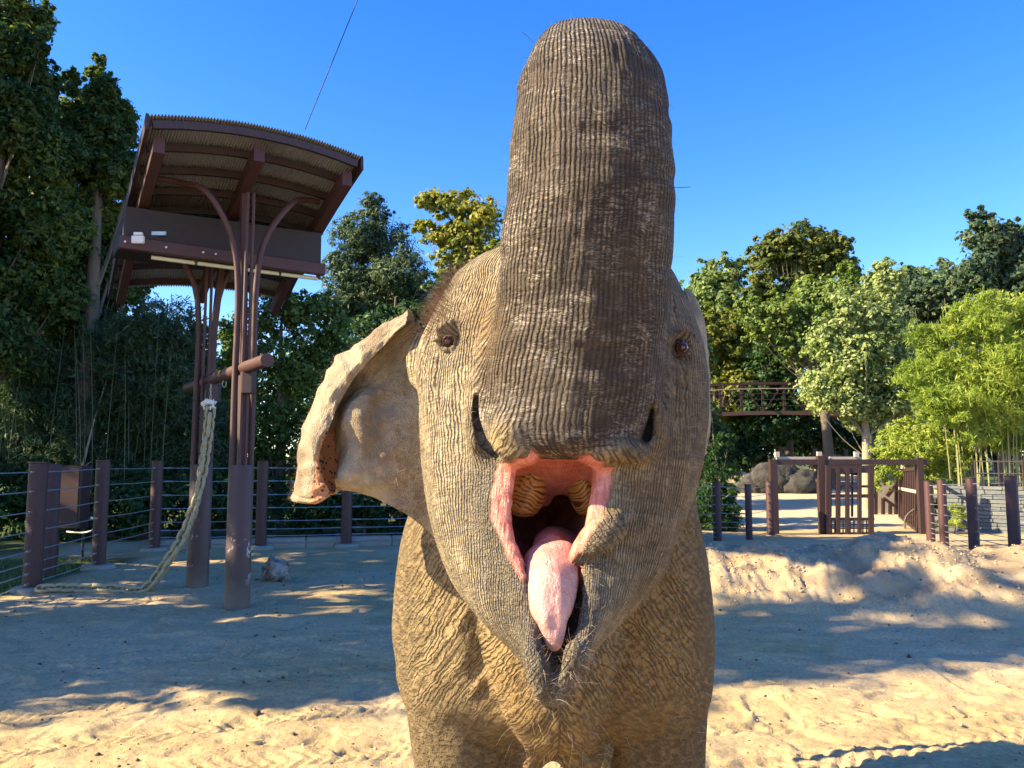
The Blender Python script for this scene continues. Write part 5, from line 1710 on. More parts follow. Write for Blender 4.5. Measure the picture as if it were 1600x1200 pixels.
# sagging folds of the cheeks and around the jaw
h += w_hd * (1 - pink) * 0.009 * (vnoise(wh[:, 0] * 9, wh[:, 1] * 1.6, 0, 61) - 0.5) * sstep(560, 640, py)
h += w_hd * (1 - pink) * 0.009 * (vnoise(wh[:, 0] * 14, wh[:, 1] * 2.0, 0, 62) - 1.0) * sstep(1035, 1060, px)
bd_front = w_bd * (Y < 3.6)
fold = fbm(wb[:, 0] * 30 + 0.6 * vnoise(X * 6, Y * 6, Z * 6, 2), wb[:, 1] * 3.5, wb[:, 2] * 2, 2, 12)
depth_b = 0.006 * np.exp(-((px - 760) / 95) ** 2 - ((py - 1010) / 110) ** 2) + 0.0035
h += bd_front * depth_b * fold * (1 - 0.75 * wleg)
h += 0.004 * vnoise(X * 9, Y * 9, Z * 9, 21) * (1 - pink)
h += pink * 0.0009 * vnoise(uH * 90, Z * 10, 0, 31)
# knobbly lips
h += grey * 0.0022 * vnoise(X * 70, Y * 70, Z * 70, 33)
EV2 = EV + EN * h[:, None]

# sculpted at model size; the animal itself is four fifths of that, a small cow standing 2.1 m at the shoulder
ele = empty('elephant', (0.112, 2.72, 0), label='asian elephant facing us with raised trunk and wide open pink mouth', cat='elephant')
ele.scale = (0.8, 0.8, 0.8)
OFF = np.array([0.14, 3.4, -0.4])


def sculpt_obj(name, V, Q, mat, parent=None, label=None):
    me = np_mesh(name, V - OFF, Q, smooth=True)
    o = link_mesh(name, me, mat, parent or ele)
    if label: o['label'] = label
    return o


# ---- skin material
skin, nt, b = new_mat('elephant_skin')
L = nt.links.new
at = nd(nt, 'ShaderNodeAttribute', attribute_name='region')
sp = nd(nt, 'ShaderNodeSeparateColor'); L(at.outputs['Color'], sp.inputs[0])
a2 = nd(nt, 'ShaderNodeAttribute', attribute_name='tint')
sp2 = nd(nt, 'ShaderNodeSeparateColor'); L(a2.outputs['Color'], sp2.inputs[0])
wT, wH, wB = sp.outputs
tPink, tGrey, tGold = sp2.outputs
oc = objcoord(nt)
vT = nd(nt, 'ShaderNodeAttribute', attribute_name='wt').outputs['Vector']
vH = nd(nt, 'ShaderNodeAttribute', attribute_name='wh').outputs['Vector']
vB = nd(nt, 'ShaderNodeAttribute', attribute_name='wb').outputs['Vector']
vL = nd(nt, 'ShaderNodeAttribute', attribute_name='wl').outputs['Vector']
wL = nd(nt, 'ShaderNodeAttribute', attribute_name='wleg').outputs['Fac']


def ridges(v, freq, wob, sway):
    """fairly even furrows that wander, fork and break up"""
    sx = nt.nodes.new('ShaderNodeSeparateXYZ'); L(v, sx.inputs[0])
    w1 = noise(nt, 1.0, 3, 0.6, mapping(nt, v, (14, 5, 3)))
    w2 = noise(nt, 1.0, 2, 0.6, mapping(nt, v, (60, 34, 3)))
    ph = math_n(nt, 'ADD', math_n(nt, 'MULTIPLY', sx.outputs[0], freq * 6.283), math_n(nt, 'ADD', math_n(nt, 'MULTIPLY', w1, wob), math_n(nt, 'MULTIPLY', w2, sway)))
    sn = math_n(nt, 'MULTIPLY_ADD', math_n(nt, 'SINE', ph), 0.5); sn.node.inputs[2].default_value = 0.5
    amp = ramp(nt, noise(nt, 1.0, 3, 0.6, mapping(nt, v, (22, 11, 7), loc=(3, 1, 2))), [(0.34, 0.40), (0.56, 1.0)])
    s_ = math_n(nt, 'POWER', sn, 0.6)
    return math_n(nt, 'SUBTRACT', 1.0, math_n(nt, 'MULTIPLY', math_n(nt, 'SUBTRACT', 1.0, s_), amp))


def skin_h(v, freq, wob, sway, cross, wr, wx):
    r = ridges(v, freq, wob, sway)
    x = ramp(nt, noise(nt, 1.0, 3, 0.6, mapping(nt, v, (18, cross, 4)), 0.5), [(0.40, 0.0), (0.5, 0.8), (0.62, 1.0)])
    f = noise(nt, 1.0, 2, 0.6, mapping(nt, v, (170, 150, 5)), 0.4)
    return math_n(nt, 'ADD', math_n(nt, 'MULTIPLY', r, wr), math_n(nt, 'ADD', math_n(nt, 'MULTIPLY', x, wx), math_n(nt, 'MULTIPLY', f, 0.32)))


def wrinkle(v, fu, fv, fu2, fv2):
    n1 = noise(nt, 1.0, 2, 0.6, mapping(nt, v, (fu, fv, 2)), 0.35)
    n2 = noise(nt, 1.0, 2, 0.6, mapping(nt, v, (fu2, fv2, 5)), 0.6)
    r1 = ramp(nt, n1, [(0.36, 0.0), (0.50, 0.72), (0.66, 1.0)])
    s_ = math_n(nt, 'ADD', math_n(nt, 'MULTIPLY', r1, 0.7), math_n(nt, 'MULTIPLY', n2, 0.45))
    return s_


hT = skin_h(vT, 78, 9, 4.5, 70, 0.68, 0.22)
hH = skin_h(vH, 104, 20, 8.0, 95, 0.46, 0.16)
hL = wrinkle(vL, 42, 60, 150, 110)
hB = skin_h(vB, 58, 36, 10.0, 60, 0.50, 0.18)
vor = nd(nt, 'ShaderNodeTexVoronoi', feature='DISTANCE_TO_EDGE')
vor.inputs['Scale'].default_value = 1.0
dv = noise(nt, 14, 2, 0.6, vT, out='Color')
vm = nd(nt, 'ShaderNodeVectorMath', operation='SCALE'); L(dv, vm.inputs[0]); vm.inputs['Scale'].default_value = 0.035
va = nd(nt, 'ShaderNodeVectorMath', operation='ADD'); L(vT, va.inputs[0]); L(vm.outputs[0], va.inputs[1])
iso2 = noise(nt, 1.0, 2, 0.55, mapping(nt, va.outputs[0], (30, 120, 1), loc=(5, 2, 0)), 0.4)
crack2 = ramp(nt, math_n(nt, 'ABSOLUTE', math_n(nt, 'SUBTRACT', iso2, 0.5)), [(0.0, 0.8), (0.02, 0.6), (0.045, 0.0)])
iso = noise(nt, 1.0, 2, 0.55, mapping(nt, va.outputs[0], (13, 62, 1)), 0.4)
crack = math_n(nt, 'MAXIMUM', ramp(nt, math_n(nt, 'ABSOLUTE', math_n(nt, 'SUBTRACT', iso, 0.5)), [(0.0, 1.0), (0.012, 0.85), (0.030, 0.0)]), crack2)
vor2 = nd(nt, 'ShaderNodeTexVoronoi', feature='DISTANCE_TO_EDGE')
vor2.inputs['Scale'].default_value = 95.0
L(oc, vor2.inputs['Vector'])
pebble = ramp(nt, vor2.outputs['Distance'], [(0.0, 0.0), (0.25, 1.0)])


def fmix(fac, a, c):
    n = nt.nodes.new('ShaderNodeMix'); n.data_type = 'FLOAT'
    for i, v in ((0, fac), (2, a), (3, c)):
        if isinstance(v, bpy.types.NodeSocket): L(v, n.inputs[i])
        else: n.inputs[i].default_value = v
    return n.outputs[0]


hh = fmix(wT, fmix(wH, fmix(wL, hB, math_n(nt, 'MULTIPLY', hL, 0.6)), hH), hT)
hh = fmix(math_n(nt, 'MULTIPLY', tGrey, 0.45), hh, math_n(nt, 'ADD', math_n(nt, 'MULTIPLY', pebble, 0.5), math_n(nt, 'MULTIPLY', hh, 0.4)))
hh = math_n(nt, 'SUBTRACT', hh, math_n(nt, 'MULTIPLY', math_n(nt, 'MULTIPLY', crack, wT), 0.12))
wetn = math_n(nt, 'ADD', noise(nt, 60, 4, 0.7, oc), noise(nt, 1.0, 3, 0.7, mapping(nt, vH, (150, 12, 6))))
hh = fmix(tPink, hh, math_n(nt, 'MULTIPLY', wetn, 0.25))
fine = noise(nt, 420, 2, 0.7, oc)
hh = math_n(nt, 'ADD', hh, math_n(nt, 'MULTIPLY', fine, fmix(tPink, 0.22, 0.02)))
bump(nt, b, hh, 1.0, 0.018)

big = noise(nt, 5.0, 5, 0.6, oc)
med = noise(nt, 26.0, 4, 0.65, oc)
face = mixc(nt, ramp(nt, med, [(0.35, 0.0), (0.65, 1.0)]), (0.41, 0.315, 0.185), (0.61, 0.49, 0.31))
face = mixc(nt, ramp(nt, big, [(0.40, 0.0), (0.62, 0.6)]), face, (0.33, 0.265, 0.18))
tr_c = mixc(nt, ramp(nt, big, [(0.38, 0.0), (0.64, 1.0)]), (0.060, 0.043, 0.032), (0.135, 0.104, 0.079))
# dust caught in the fine grooves of the trunk
tr_c = mixc(nt, math_n(nt, 'MULTIPLY', crack, ramp(nt, noise(nt, 9, 3, 0.6, vT), [(0.38, 0.1), (0.56, 0.9)])), tr_c, (0.50, 0.42, 0.33))
face = mixc(nt, wB, face, mixc(nt, ramp(nt, med, [(0.35, 0.0), (0.7, 1.0)]), (0.27, 0.19, 0.09), (0.42, 0.31, 0.16)))
col = mixc(nt, wT, face, tr_c)
col = mixc(nt, math_n(nt, 'MULTIPLY', tGrey, 0.70), col, mixc(nt, ramp(nt, fine, [(0.35, 0.0), (0.7, 1.0)]), (0.10, 0.086, 0.070), (0.30, 0.265, 0.215)))
col = mixc(nt, math_n(nt, 'MULTIPLY', tGold, 0.6), col, mixc(nt, med, (0.24, 0.125, 0.03), (0.34, 0.20, 0.055)))
# furrow shade painted in: colour darkens where the wrinkle height is low
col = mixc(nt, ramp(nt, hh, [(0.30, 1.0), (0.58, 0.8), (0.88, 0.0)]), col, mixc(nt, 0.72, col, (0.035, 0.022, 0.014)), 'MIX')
tShadeBrown = nd(nt, 'ShaderNodeAttribute', attribute_name='shade_brown').outputs['Fac']
shade_brown_f = math_n(nt, 'MULTIPLY', tShadeBrown, ramp(nt, noise(nt, 16, 5, 0.7, oc), [(0.30, 0.35), (0.55, 1.0)]))
col = mixc(nt, math_n(nt, 'MULTIPLY', shade_brown_f, 0.85), col, mixc(nt, 0.55, col, (0.050, 0.027, 0.012)))
pk = mixc(nt, ramp(nt, med, [(0.35, 0.0), (0.7, 1.0)]), (0.56, 0.185, 0.125), (0.74, 0.33, 0.245))
pk = mixc(nt, ramp(nt, noise(nt, 1.0, 4, 0.7, mapping(nt, vH, (120, 16, 6))), [(0.44, 0.4), (0.58, 0.0)]), pk, (0.40, 0.095, 0.065))
pk = mixc(nt, ramp(nt, noise(nt, 34, 5, 0.7, oc), [(0.62, 0.0), (0.72, 0.7)]), pk, (0.17, 0.07, 0.05))
pf = math_n(nt, 'ADD', tPink, math_n(nt, 'MULTIPLY', math_n(nt, 'SUBTRACT', med, 0.5), math_n(nt, 'MULTIPLY', math_n(nt, 'MULTIPLY', tPink, math_n(nt, 'SUBTRACT', 1.0, tPink)), 4.0)), True)
col = mixc(nt, pf, col, pk)
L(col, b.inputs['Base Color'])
L(fmix(tPink, 0.82, 0.24), b.inputs['Roughness'])
b.inputs['Subsurface Radius'].default_value = (0.02, 0.008, 0.005)
L(math_n(nt, 'MULTIPLY', tPink, 0.12), b.inputs['Subsurface Weight'])
b.inputs['Specular IOR Level'].default_value = 0.35

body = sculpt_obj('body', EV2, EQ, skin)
vattr(body.data, 'region', 'FLOAT_COLOR', np.stack([w_tr, w_hd, w_bd, np.ones(len(EV))], 1))
vattr(body.data, 'tint', 'FLOAT_COLOR', np.stack([pink, grey, gold, np.ones(len(EV))], 1))
vattr(body.data, 'shade_brown', 'FLOAT', shade_brown)
vattr(body.data, 'wt', 'FLOAT_VECTOR', wt)
vattr(body.data, 'wh', 'FLOAT_VECTOR', wh)
vattr(body.data, 'wb', 'FLOAT_VECTOR', wb)
vattr(body.data, 'wl', 'FLOAT_VECTOR', wl)
vattr(body.data, 'wleg', 'FLOAT', wleg)
skin_grid = (F, gx, gy, gz)

# ---- tongue
tong, nt, b = new_mat('tongue_pink')
oc = objcoord(nt)
c = mixc(nt, ramp(nt, noise(nt, 30, 5, 0.7, oc), [(0.36, 0.0), (0.62, 1.0)]), (0.58, 0.27, 0.22), (0.68, 0.37, 0.31))
c = mixc(nt, ramp(nt, noise(nt, 1.0, 4, 0.7, mapping(nt, oc, (60, 60, 9))), [(0.42, 0.25), (0.55, 0.0)]), c, (0.46, 0.18, 0.145))
c = mixc(nt, ramp(nt, noise(nt, 75, 4, 0.7, oc), [(0.68, 0.0), (0.74, 0.4)]), c, (0.30, 0.15, 0.10))
nt.links.new(c, b.inputs['Base Color'])
b.inputs['Roughness'].default_value = 0.28
b.inputs['Subsurface Weight'].default_value = 0.15
b.inputs['Subsurface Radius'].default_value = (0.02, 0.008, 0.005)
bump(nt, b, math_n(nt, 'ADD', noise(nt, 70, 4, 0.6, oc), math_n(nt, 'ADD', math_n(nt, 'MULTIPLY', noise(nt, 420, 2, 0.6, oc), 0.35), math_n(nt, 'MULTIPLY', noise(nt, 1.0, 3, 0.6, mapping(nt, oc, (90, 90, 14))), 0.8))), 0.8, 0.006)
new_field((-0.02, 1.85, 1.0), (0.28, 2.9, 1.62), 0.005)
tube([(885, 865, 2.72, .07), (872, 862, 2.5, .07), (862, 876, 2.28, .06), (860, 893, 2.17, .056), (861, 925, 2.10, .054), (862, 960, 2.06, .042), (864, 988, 2.05, .029), (865, 1006, 2.05, .017)], k=0.03, per=4)
tube([(845, 880, 2.2, .045), (838, 905, 2.13, .028), (845, 950, 2.08, .022)], k=0.035)
tube([(878, 872, 2.2, .045), (888, 905, 2.13, .026), (882, 950, 2.08, .018)], k=0.03)
tube([(862, 905, 2.035, .010), (866, 940, 2.015, .008), (868, 985, 2.015, .007)], k=0.035, mode='cut')
tube([(856, 845, 2.5, .03), (858, 852, 2.3, .02)], k=0.05)
TV, TQ = surface_nets(F, gx, gy, gz)
TV = relax(TV, TQ, 3)
TN = vert_normals(TV, TQ)
TV += TN * (0.0035 * vnoise(TV[:, 0] * 26, TV[:, 1] * 26, TV[:, 2] * 14, 4))[:, None]
sculpt_obj('tongue', TV, TQ, tong)

# ---- molars: a ridged plate of enamel lamellae on each side of the palate
ivory, nt, b = new_mat('stained_molar')
oc = objcoord(nt)
lam = nd(nt, 'ShaderNodeAttribute', attribute_name='lam').outputs['Fac']
c = mixc(nt, ramp(nt, lam, [(0.0, 0.0), (0.30, 0.25), (0.55, 0.9), (0.9, 1.0)]), (0.075, 0.026, 0.008), mixc(nt, noise(nt, 45, 4, 0.6, oc), (0.28, 0.12, 0.022), (0.56, 0.32, 0.09)))
nt.links.new(c, b.inputs['Base Color'])
b.inputs['Roughness'].default_value = 0.38
bump(nt, b, noise(nt, 120, 4, 0.6, oc), 0.4, 0.003)


def molar(cx, cy, d, rx, rz, rd, roll, yaw):
    nu, nv = 110, 150
    u = np.linspace(-math.pi, math.pi, nu, endpoint=False)
    v = np.linspace(-math.pi / 2, math.pi / 2, nv)
    U, Vv = np.meshgrid(u, v)
    e = 0.72
    sg = lambda a: np.sign(a) * np.abs(a) ** e
    x = sg(np.cos(Vv)) * sg(np.sin(U)) * rx
    y = -sg(np.cos(Vv)) * sg(np.cos(U)) * rd
    z = np.sin(Vv) * rz
    ph = z / rz * 5.6 + 1.1 * (x / rx) ** 2 - 0.4 * x / rx + 0.9 * vnoise(x * 45, y * 20, z * 45, 3)
    la = 0.5 + 0.5 * np.cos(ph * 2 * math.pi)
    br = vnoise(x * 170, 0, z * 90, 8)
    la = np.clip(la ** 0.45 + 0.3 * br, 0, 1)
    s = 1 + 0.075 * la
    pts = np.stack([x * s, y * s, z], -1).reshape(-1, 3)
    M = np.array(Matrix.Rotation(roll, 3, 'Y') @ Matrix.Rotation(yaw, 3, 'Z'))
    pts = pts @ M.T + np.array(P(cx, cy, d))
    i = np.arange(nv - 1)[:, None] * nu
    k = np.arange(nu)[None, :]
    q = np.stack([i + k, i + (k + 1) % nu, i + nu + (k + 1) % nu, i + nu + k], -1).reshape(-1, 4)
    o = sculpt_obj('molar', pts, q, ivory)
    vattr(o.data, 'lam', 'FLOAT', la.ravel())
    return o


molar(819, 768, 2.40, 0.060, 0.076, 0.05, R(14), R(-28))
molar(908, 768, 2.41, 0.026, 0.070, 0.045, R(-10), R(30))

# ---- eyes
for ex, ey, d in EYES:
    c = P(ex, ey, d)
    eb, nt, b = new_mat('amber_eye')
    oc = objcoord(nt)
    ln = nd(nt, 'ShaderNodeVectorMath', operation='DISTANCE')
    nt.links.new(oc, ln.inputs[0]); ln.inputs[1].default_value = (0.003 if ex < 800 else -.003, -0.0185, -0.001)
    rr = ramp(nt, ln.outputs['Value'], [(0.0, (0.005, 0.004, 0.004)), (0.0045, (0.005, 0.004, 0.004)), (0.007, (0.07, 0.022, 0.010)), (0.0115, (0.12, 0.035, 0.012)), (0.0125, (0.03, 0.012, 0.008)), (0.02, (0.35, 0.12, 0.08))])
    nt.links.new(rr, b.inputs['Base Color'])
    b.inputs['Roughness'].default_value = 0.06
    b.inputs['Coat Weight'].default_value = 1.0
    bm = bmesh.new()
    bmesh.ops.create_uvsphere(bm, u_segments=32, v_segments=20, radius=0.0185)
    me = bpy.data.meshes.new('eye'); bm.to_mesh(me); bm.free(); me.shade_smooth()
    o = link_mesh('eye', me, eb, ele)
    o.location = c - Vector(OFF)

# ---- ears: a curved sheet with its rim rolled forward
ear_m, nt, b = new_mat('ear_skin')
L = nt.links.new
oc = objcoord(nt)
uvv = nd(nt, 'ShaderNodeAttribute', attribute_name='euv').outputs['Vector']
pkm = nd(nt, 'ShaderNodeAttribute', attribute_name='pinkmask').outputs['Fac']
big = noise(nt, 7, 4, 0.6, oc); med = noise(nt, 45, 4, 0.65, oc); fine = noise(nt, 380, 2, 0.7, oc)
c = mixc(nt, ramp(nt, big, [(0.36, 0.0), (0.62, 1.0)]), (0.25, 0.19, 0.125), (0.46, 0.37, 0.25))
c = mixc(nt, math_n(nt, 'MULTIPLY', ramp(nt, med, [(0.48, 0.0), (0.58, 0.8)]), ramp(nt, big, [(0.40, 0.0), (0.55, 1.0)])), c, (0.48, 0.40, 0.28))
vor = nd(nt, 'ShaderNodeTexVoronoi'); vor.inputs['Scale'].default_value = 62; vor.inputs['Randomness'].default_value = 1.0
L(oc, vor.inputs['Vector'])
spots = ramp(nt, math_n(nt, 'ADD', vor.outputs['Distance'], math_n(nt, 'MULTIPLY', math_n(nt, 'SUBTRACT', med, 0.5), 0.5)), [(0.26, 1.0), (0.34, 0.0)])
pc = mixc(nt, spots, (0.58, 0.28, 0.15), (0.10, 0.055, 0.035))
c = mixc(nt, ramp(nt, math_n(nt, 'ADD', pkm, math_n(nt, 'MULTIPLY', math_n(nt, 'SUBTRACT', med, 0.5), 0.5)), [(0.4, 0.0), (0.6, 1.0)]), c, pc)
L(c, b.inputs['Base Color'])
b.inputs['Roughness'].default_value = 0.85
b.inputs['Specular IOR Level'].default_value = 0.3
wr = noise(nt, 1.0, 3, 0.6, mapping(nt, uvv, (9, 60, 1)), 0.3)
v2 = nd(nt, 'ShaderNodeTexVoronoi', feature='DISTANCE_TO_EDGE'); v2.inputs['Scale'].default_value = 120
L(oc, v2.inputs['Vector'])
leath = ramp(nt, v2.outputs['Distance'], [(0.0, 0.0), (0.2, 1.0)])
hgt = math_n(nt, 'ADD', math_n(nt, 'MULTIPLY', wr, 0.7), math_n(nt, 'ADD', math_n(nt, 'MULTIPLY', med, 1.0), math_n(nt, 'ADD', math_n(nt, 'MULTIPLY', fine, 0.5), math_n(nt, 'MULTIPLY', leath, 0.3))))
bump(nt, b, hgt, 0.9, 0.009)


def cr_interp(A, n):
    """Catmull-Rom along axis 0 of A to n samples"""
    m = A.shape[0]
    t = np.linspace(0, m - 1, n)
    i = np.minimum(t.astype(int), m - 2)
    f = (t - i).reshape([-1] + [1] * (A.ndim - 1))
    p0, p1, p2, p3 = A[np.maximum(i - 1, 0)], A[i], A[i + 1], A[np.minimum(i + 2, m - 1)]
    return 0.5 * (2 * p1 + (p2 - p0) * f + (2 * p0 - 5 * p1 + 4 * p2 - p3) * f ** 2 + (3 * p1 - p0 - 3 * p2 + p3) * f ** 3)


def sheet(rows, nu, nv, thick, name, relief):
    A = np.array([[tuple(P(*p)) for p in r] for r in rows])
    A = cr_interp(A, nu)
    A = np.swapaxes(cr_interp(np.swapaxes(A, 0, 1), nv), 0, 1)
    du, dv = np.gradient(A, axis=0), np.gradient(A, axis=1)
    N = np.cross(du, dv)
    N /= np.linalg.norm(N, axis=2, keepdims=True) + 1e-9
    U, Vv = np.meshgrid(np.linspace(0, 1, nu), np.linspace(0, 1, nv), indexing='ij')
    A = A + N * relief(U, Vv)[..., None]
    edge = np.minimum.reduce([np.minimum(U, 1 - U) * 12, (1 - Vv) * 14, np.ones_like(U)])
    th = thick * np.sqrt(np.clip(edge, 0.06, 1))
    V1 = (A + N * th[..., None] * 0.5).reshape(-1, 3)
    V2 = (A - N * th[..., None] * 0.5).reshape(-1, 3)
    i = (np.arange(nu - 1)[:, None] * nv + np.arange(nv - 1)[None]).ravel()
    q1 = np.stack([i, i + 1, i + nv + 1, i + nv], 1)
    q2 = q1[:, ::-1] + nu * nv
    ring = np.concatenate([np.arange(nv), np.arange(1, nu) * nv + nv - 1, (nu - 1) * nv + np.arange(nv - 2, -1, -1), np.arange(nu - 2, 0, -1) * nv])
    r2 = np.roll(ring, -1)
    q3 = np.stack([r2, ring, ring + nu * nv, r2 + nu * nv], 1)
    V = np.concatenate([V1, V2])
    uv = np.stack([U.ravel(), Vv.ravel(), 0 * U.ravel()], 1)
    return V, np.concatenate([q1, q2, q3]), np.concatenate([uv, uv]), A, N


ear_rows = [
    [(662, 512, 2.66), (657, 508, 2.63), (653, 506, 2.61), (648, 502, 2.61), (641, 491, 2.60), (637, 499, 2.57), (637, 509, 2.56)],
    [(662, 535, 2.66), (637, 540, 2.66), (617, 541, 2.67), (601, 536, 2.67), (597, 512, 2.65), (600, 520, 2.60), (607, 534, 2.59)],
    [(662, 555, 2.66), (627, 565, 2.68), (600, 568, 2.69), (572, 564, 2.69), (560, 536, 2.67), (566, 548, 2.61), (574, 563, 2.60)],
    [(662, 580, 2.66), (617, 595, 2.69), (582, 602, 2.70), (548, 594, 2.71), (529, 560, 2.68), (540, 580, 2.61), (550, 596, 2.61)],
    [(662, 610, 2.66), (612, 628, 2.70), (565, 622, 2.65), (530, 630, 2.73), (506, 598, 2.68), (518, 617, 2.61), (529, 632, 2.61)],
    [(662, 645, 2.66), (610, 662, 2.66), (548, 648, 2.61), (522, 667, 2.75), (483, 648, 2.68), (500, 658, 2.60), (516, 666, 2.60)],
    [(664, 685, 2.66), (612, 700, 2.64), (548, 696, 2.62), (520, 712, 2.76), (470, 700, 2.67), (488, 706, 2.58), (500, 708, 2.58)],
    [(668, 735, 2.66), (612, 742, 2.64), (543, 736, 2.63), (519, 747, 2.76), (464, 742, 2.67), (486, 750, 2.57), (504, 744, 2.57)],
    [(676, 790, 2.66), (616, 772, 2.65), (540, 757, 2.64), (521, 766, 2.75), (459, 768, 2.67), (488, 777, 2.57), (513, 764, 2.57)],
    [(686, 846, 2.66), (622, 793, 2.66), (537, 768, 2.65), (522, 773, 2.74), (456, 781, 2.67), (491, 788, 2.57), (516, 775, 2.57)]]


def relief(U, Vv):
    r = 0.016 * fbm(U * 5, Vv * 6, 0, 3, 41) + 0.0035 * fbm(U * 22, Vv * 16, 0, 2, 42)
    rim = sstep(0.5, 0.62, Vv)
    r = r * (1 - 0.45 * rim) + rim * 0.007 * vnoise(U * 30, Vv * 5, 0, 43) + 0.0012 * fbm(U * 60, Vv * 40, 0, 2, 44)
    return r * sstep(0, 0.12, Vv)


V, Q, uv, A, N = sheet(ear_rows, 190, 210, 0.0095, 'ear', relief)
ear = sculpt_obj('ear', V, Q, ear_m)
epx, epy = to_px(V)
lo_ = np.interp(uv[:, 0], [0.55, 1.0], [0.95, 0.80])
pm = sstep(lo_ - 0.02, lo_ + 0.03, uv[:, 1]) * sstep(0.54, 0.60, uv[:, 0])
pm = np.maximum(pm, sstep(0.44, 0.48, uv[:, 1]) * (1 - sstep(0.58, 0.64, uv[:, 1])) * sstep(0.5, 0.62, uv[:, 0]))
vattr(ear.data, 'euv', 'FLOAT_VECTOR', uv)
vattr(ear.data, 'pinkmask', 'FLOAT', pm)

ear_rows2 = [
    [(1066, 455, 2.72), (1078, 452, 2.74), (1082, 460, 2.8), (1078, 470, 2.9), (1070, 480, 3.0)],
    [(1076, 480, 2.68), (1090, 490, 2.70), (1096, 498, 2.8), (1090, 500, 3.0), (1080, 505, 3.15)],
    [(1088, 540, 2.66), (1098, 545, 2.68), (1104, 552, 2.8), (1099, 556, 3.05), (1090, 560, 3.3)],
    [(1092, 610, 2.64), (1101, 612, 2.67), (1107, 618, 2.8), (1102, 622, 3.05), (1094, 630, 3.35)],
    [(1090, 660, 2.62), (1100, 665, 2.66), (1105, 672, 2.78), (1098, 680, 3.0), (1090, 690, 3.2)],
    [(1080, 715, 2.62), (1090, 722, 2.66), (1093, 730, 2.76), (1088, 735, 2.9), (1080, 740, 3.0)]]
V, Q, uv, A2, N2 = sheet(ear_rows2, 90, 60, 0.014, 'ear', lambda U, Vv: 0.004 * fbm(U * 12, Vv * 5, 0, 2, 51))
ear2 = sculpt_obj('ear', V, Q, ear_m)
vattr(ear2.data, 'euv', 'FLOAT_VECTOR', uv)
vattr(ear2.data, 'pinkmask', 'FLOAT', uv[:, 0] * 0)

# ---- bristles and hair
hair_m, nt, b = new_mat('elephant_hair')
oi = nd(nt, 'ShaderNodeAttribute', attribute_name='hc').outputs['Fac']
nt.links.new(ramp(nt, oi, [(0.0, (0.04, 0.022, 0.015)), (0.5, (0.16, 0.075, 0.04)), (1.0, (0.62, 0.52, 0.38))]), b.inputs['Base Color'])
b.inputs['Roughness'].default_value = 0.5


def hairs(roots, dirs, length, rad, shade):
    n = len(roots)
    segs = 4
    d = dirs / (np.linalg.norm(dirs, axis=1, keepdims=True) + 1e-9)
    bend = rng.normal(0, 1, (n, 3)); bend -= d * (bend * d).sum(1, keepdims=True)
    bend[:, 2] -= 0.5
    a = np.cross(d, [0.3, 1.0, 0.2]); a /= np.linalg.norm(a, axis=1, keepdims=True) + 1e-9
    c2 = np.cross(d, a)
    Vs, t = [], np.linspace(0, 1, segs)
    for k in range(segs):
        p = roots + d * (length * t[k])[:, None] + bend * (length * 0.22 * t[k] ** 2)[:, None]
        r = rad * (1 - 0.85 * t[k])
        for j in range(3):
            an = 2 * math.pi * j / 3
            Vs.append(p + a * (np.cos(an) * r)[:, None] + c2 * (np.sin(an) * r)[:, None])
    Vs = np.stack(Vs, 1)
    fs = []
    for k in range(segs - 1):
        for j in range(3):
            j2 = (j + 1) % 3
            fs.append([k * 3 + j, k * 3 + j2, k * 3 + 3 + j2, k * 3 + 3 + j])
    fs = np.array(fs)
    Qs = (np.arange(n)[:, None, None] * (segs * 3) + fs[None]).reshape(-1, 4)
    return Vs.reshape(-1, 3), Qs, np.repeat(shade, segs * 3)


HR, HD, HL, HW, HS = [], [], [], [], []


def grow(mask_w, n, l0, l1, rad, s0, s1, lean=(0, 0, 0), V=EV2, N=EN, spread=0.45):
    w = mask_w / mask_w.sum()
    i = rng.choice(len(V), n, p=w)
    HR.append(V[i]); HD.append(N[i] + rng.normal(0, spread, (n, 3)) + np.array(lean))
    HL.append(rng.uniform(l0, l1, n)); HW.append(np.full(n, rad)); HS.append(rng.uniform(s0, s1, n))


vis = (Y < 3.1) & (1 - pink > 0.9)
dens = vis * 1.0
grow(dens * np.exp(-((px - 690) / 26) ** 2 - ((py - 465) / 55) ** 2), 1500, 0.02, 0.07, 0.0005, 0.15, 0.6, (-.4, 0, .5))
grow(dens * np.exp(-((px - 1085) / 14) ** 2 - ((py - 640) / 70) ** 2), 260, 0.02, 0.05, 0.0004, 0.4, 1.0, (.5, 0, -.2))
grow(dens * w_tr * (py < 640), 420, 0.012, 0.04, 0.0004, 0.0, 0.6)
grow(dens * w_hd, 1500, 0.010, 0.03, 0.00035, 0.3, 1.0)
grow(dens * (seg_dist(px, py, [(835, 990), (860, 1080), (900, 1020)]) < 24) * (Y < 2.4), 700, 0.015, 0.045, 0.0004, 0.3, 1.0)
grow(dens * w_bd * (py > 940) * (px > 800), 260, 0.03, 0.09, 0.0005, 0.5, 1.0)
eN = np.concatenate([N.reshape(-1, 3), N.reshape(-1, 3)])
eV = A.reshape(-1, 3)
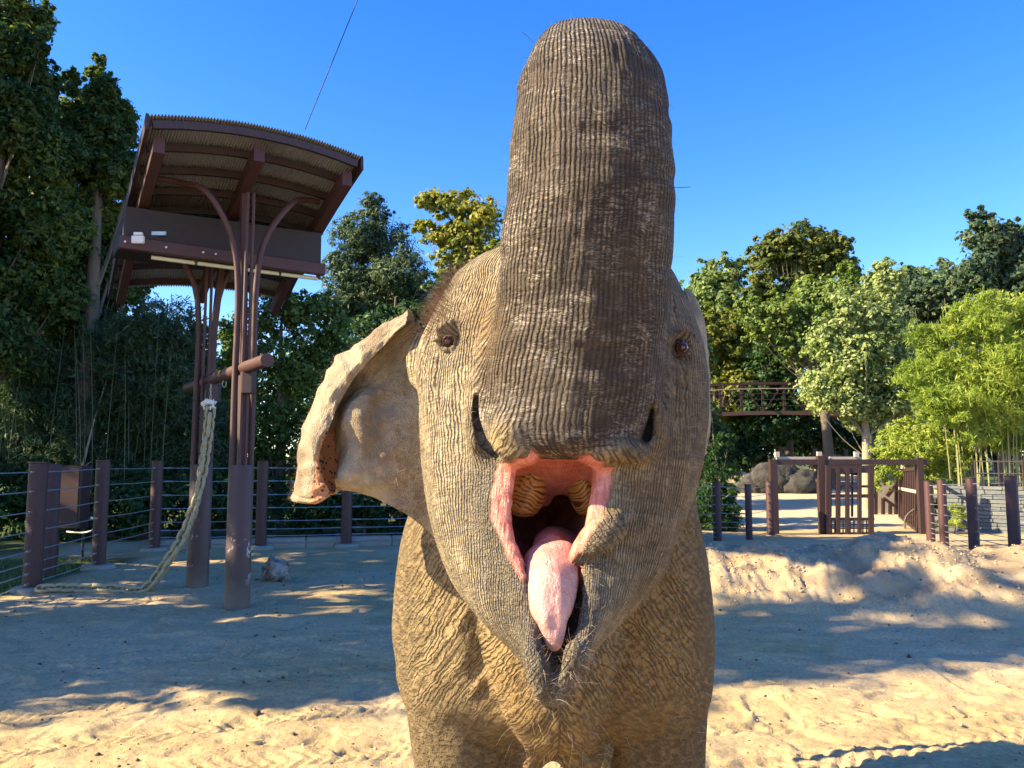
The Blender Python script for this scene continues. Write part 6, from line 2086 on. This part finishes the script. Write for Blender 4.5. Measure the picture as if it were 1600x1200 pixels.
eU = np.repeat(np.linspace(0, 1, A.shape[0]), A.shape[1]); eW = np.tile(np.linspace(0, 1, A.shape[1]), A.shape[0])
NN = -N.reshape(-1, 3)
NN = NN * np.sign(-NN[:, 1:2] + 1e-6)
grow((eW < 0.16) * (eU > 0.25) * 1.0, 420, 0.02, 0.06, 0.0006, 0.25, 0.7, (0, -.4, 0), eV, NN)
grow((eW < 0.7) * 1.0, 350, 0.010, 0.025, 0.00035, 0.3, 1.0, (0, -.2, 0), eV, NN)
grow(((eW > 0.62) & (eW < 0.72)) * 1.0, 350, 0.012, 0.03, 0.0004, 0.5, 1.0, (-.3, 0, .3), eV, NN)
HV, HQ, HC = hairs(np.concatenate(HR), np.concatenate(HD), np.concatenate(HL), np.concatenate(HW), np.concatenate(HS))
# two long chin whiskers and a few on the trunk
hair = sculpt_obj('hair', HV, HQ, hair_m)
vattr(hair.data, 'hc', 'FLOAT', HC)
hair['kind'] = 'stuff'
for pts, r in (([P(926, 1035, 2.3), P(918, 1065, 2.22), P(908, 1105, 2.2)], .0011), ([P(930, 1036, 2.3), P(950, 1042, 2.24), P(973, 1058, 2.2)], .0011), ([P(1045, 292, 2.16), P(1062, 293, 2.15), P(1079, 292, 2.14)], .0009),
               ([P(832, 66, 2.2), P(824, 57, 2.2), P(816, 50, 2.2)], .0009), ([P(945, 1000, 2.3), P(938, 1015, 2.26), P(932, 1030, 2.25)], .001), ([P(690, 500, 2.6), P(700, 492, 2.56), P(672, 486, 2.55)], .0009)):
    wm = MB(); wm.tube([p - Vector(OFF) for p in catmull(pts, 4)], r, 4); wm.build('whisker', hair_m, ele)
# tail: hangs behind the hind quarters
tm = MB()
tm.tube([Vector(p) - Vector(OFF) for p in catmull([(0.14, 5.08, 1.75), (0.14, 5.3, 1.5), (0.15, 5.34, 1.1), (0.16, 5.32, 0.65)], 5)], [.06 - .0025 * i for i in range(16)], 10)
tm.build('tail', skin, ele, smooth=True)
print('elephant done', round(time.time() - T0, 1), 's')
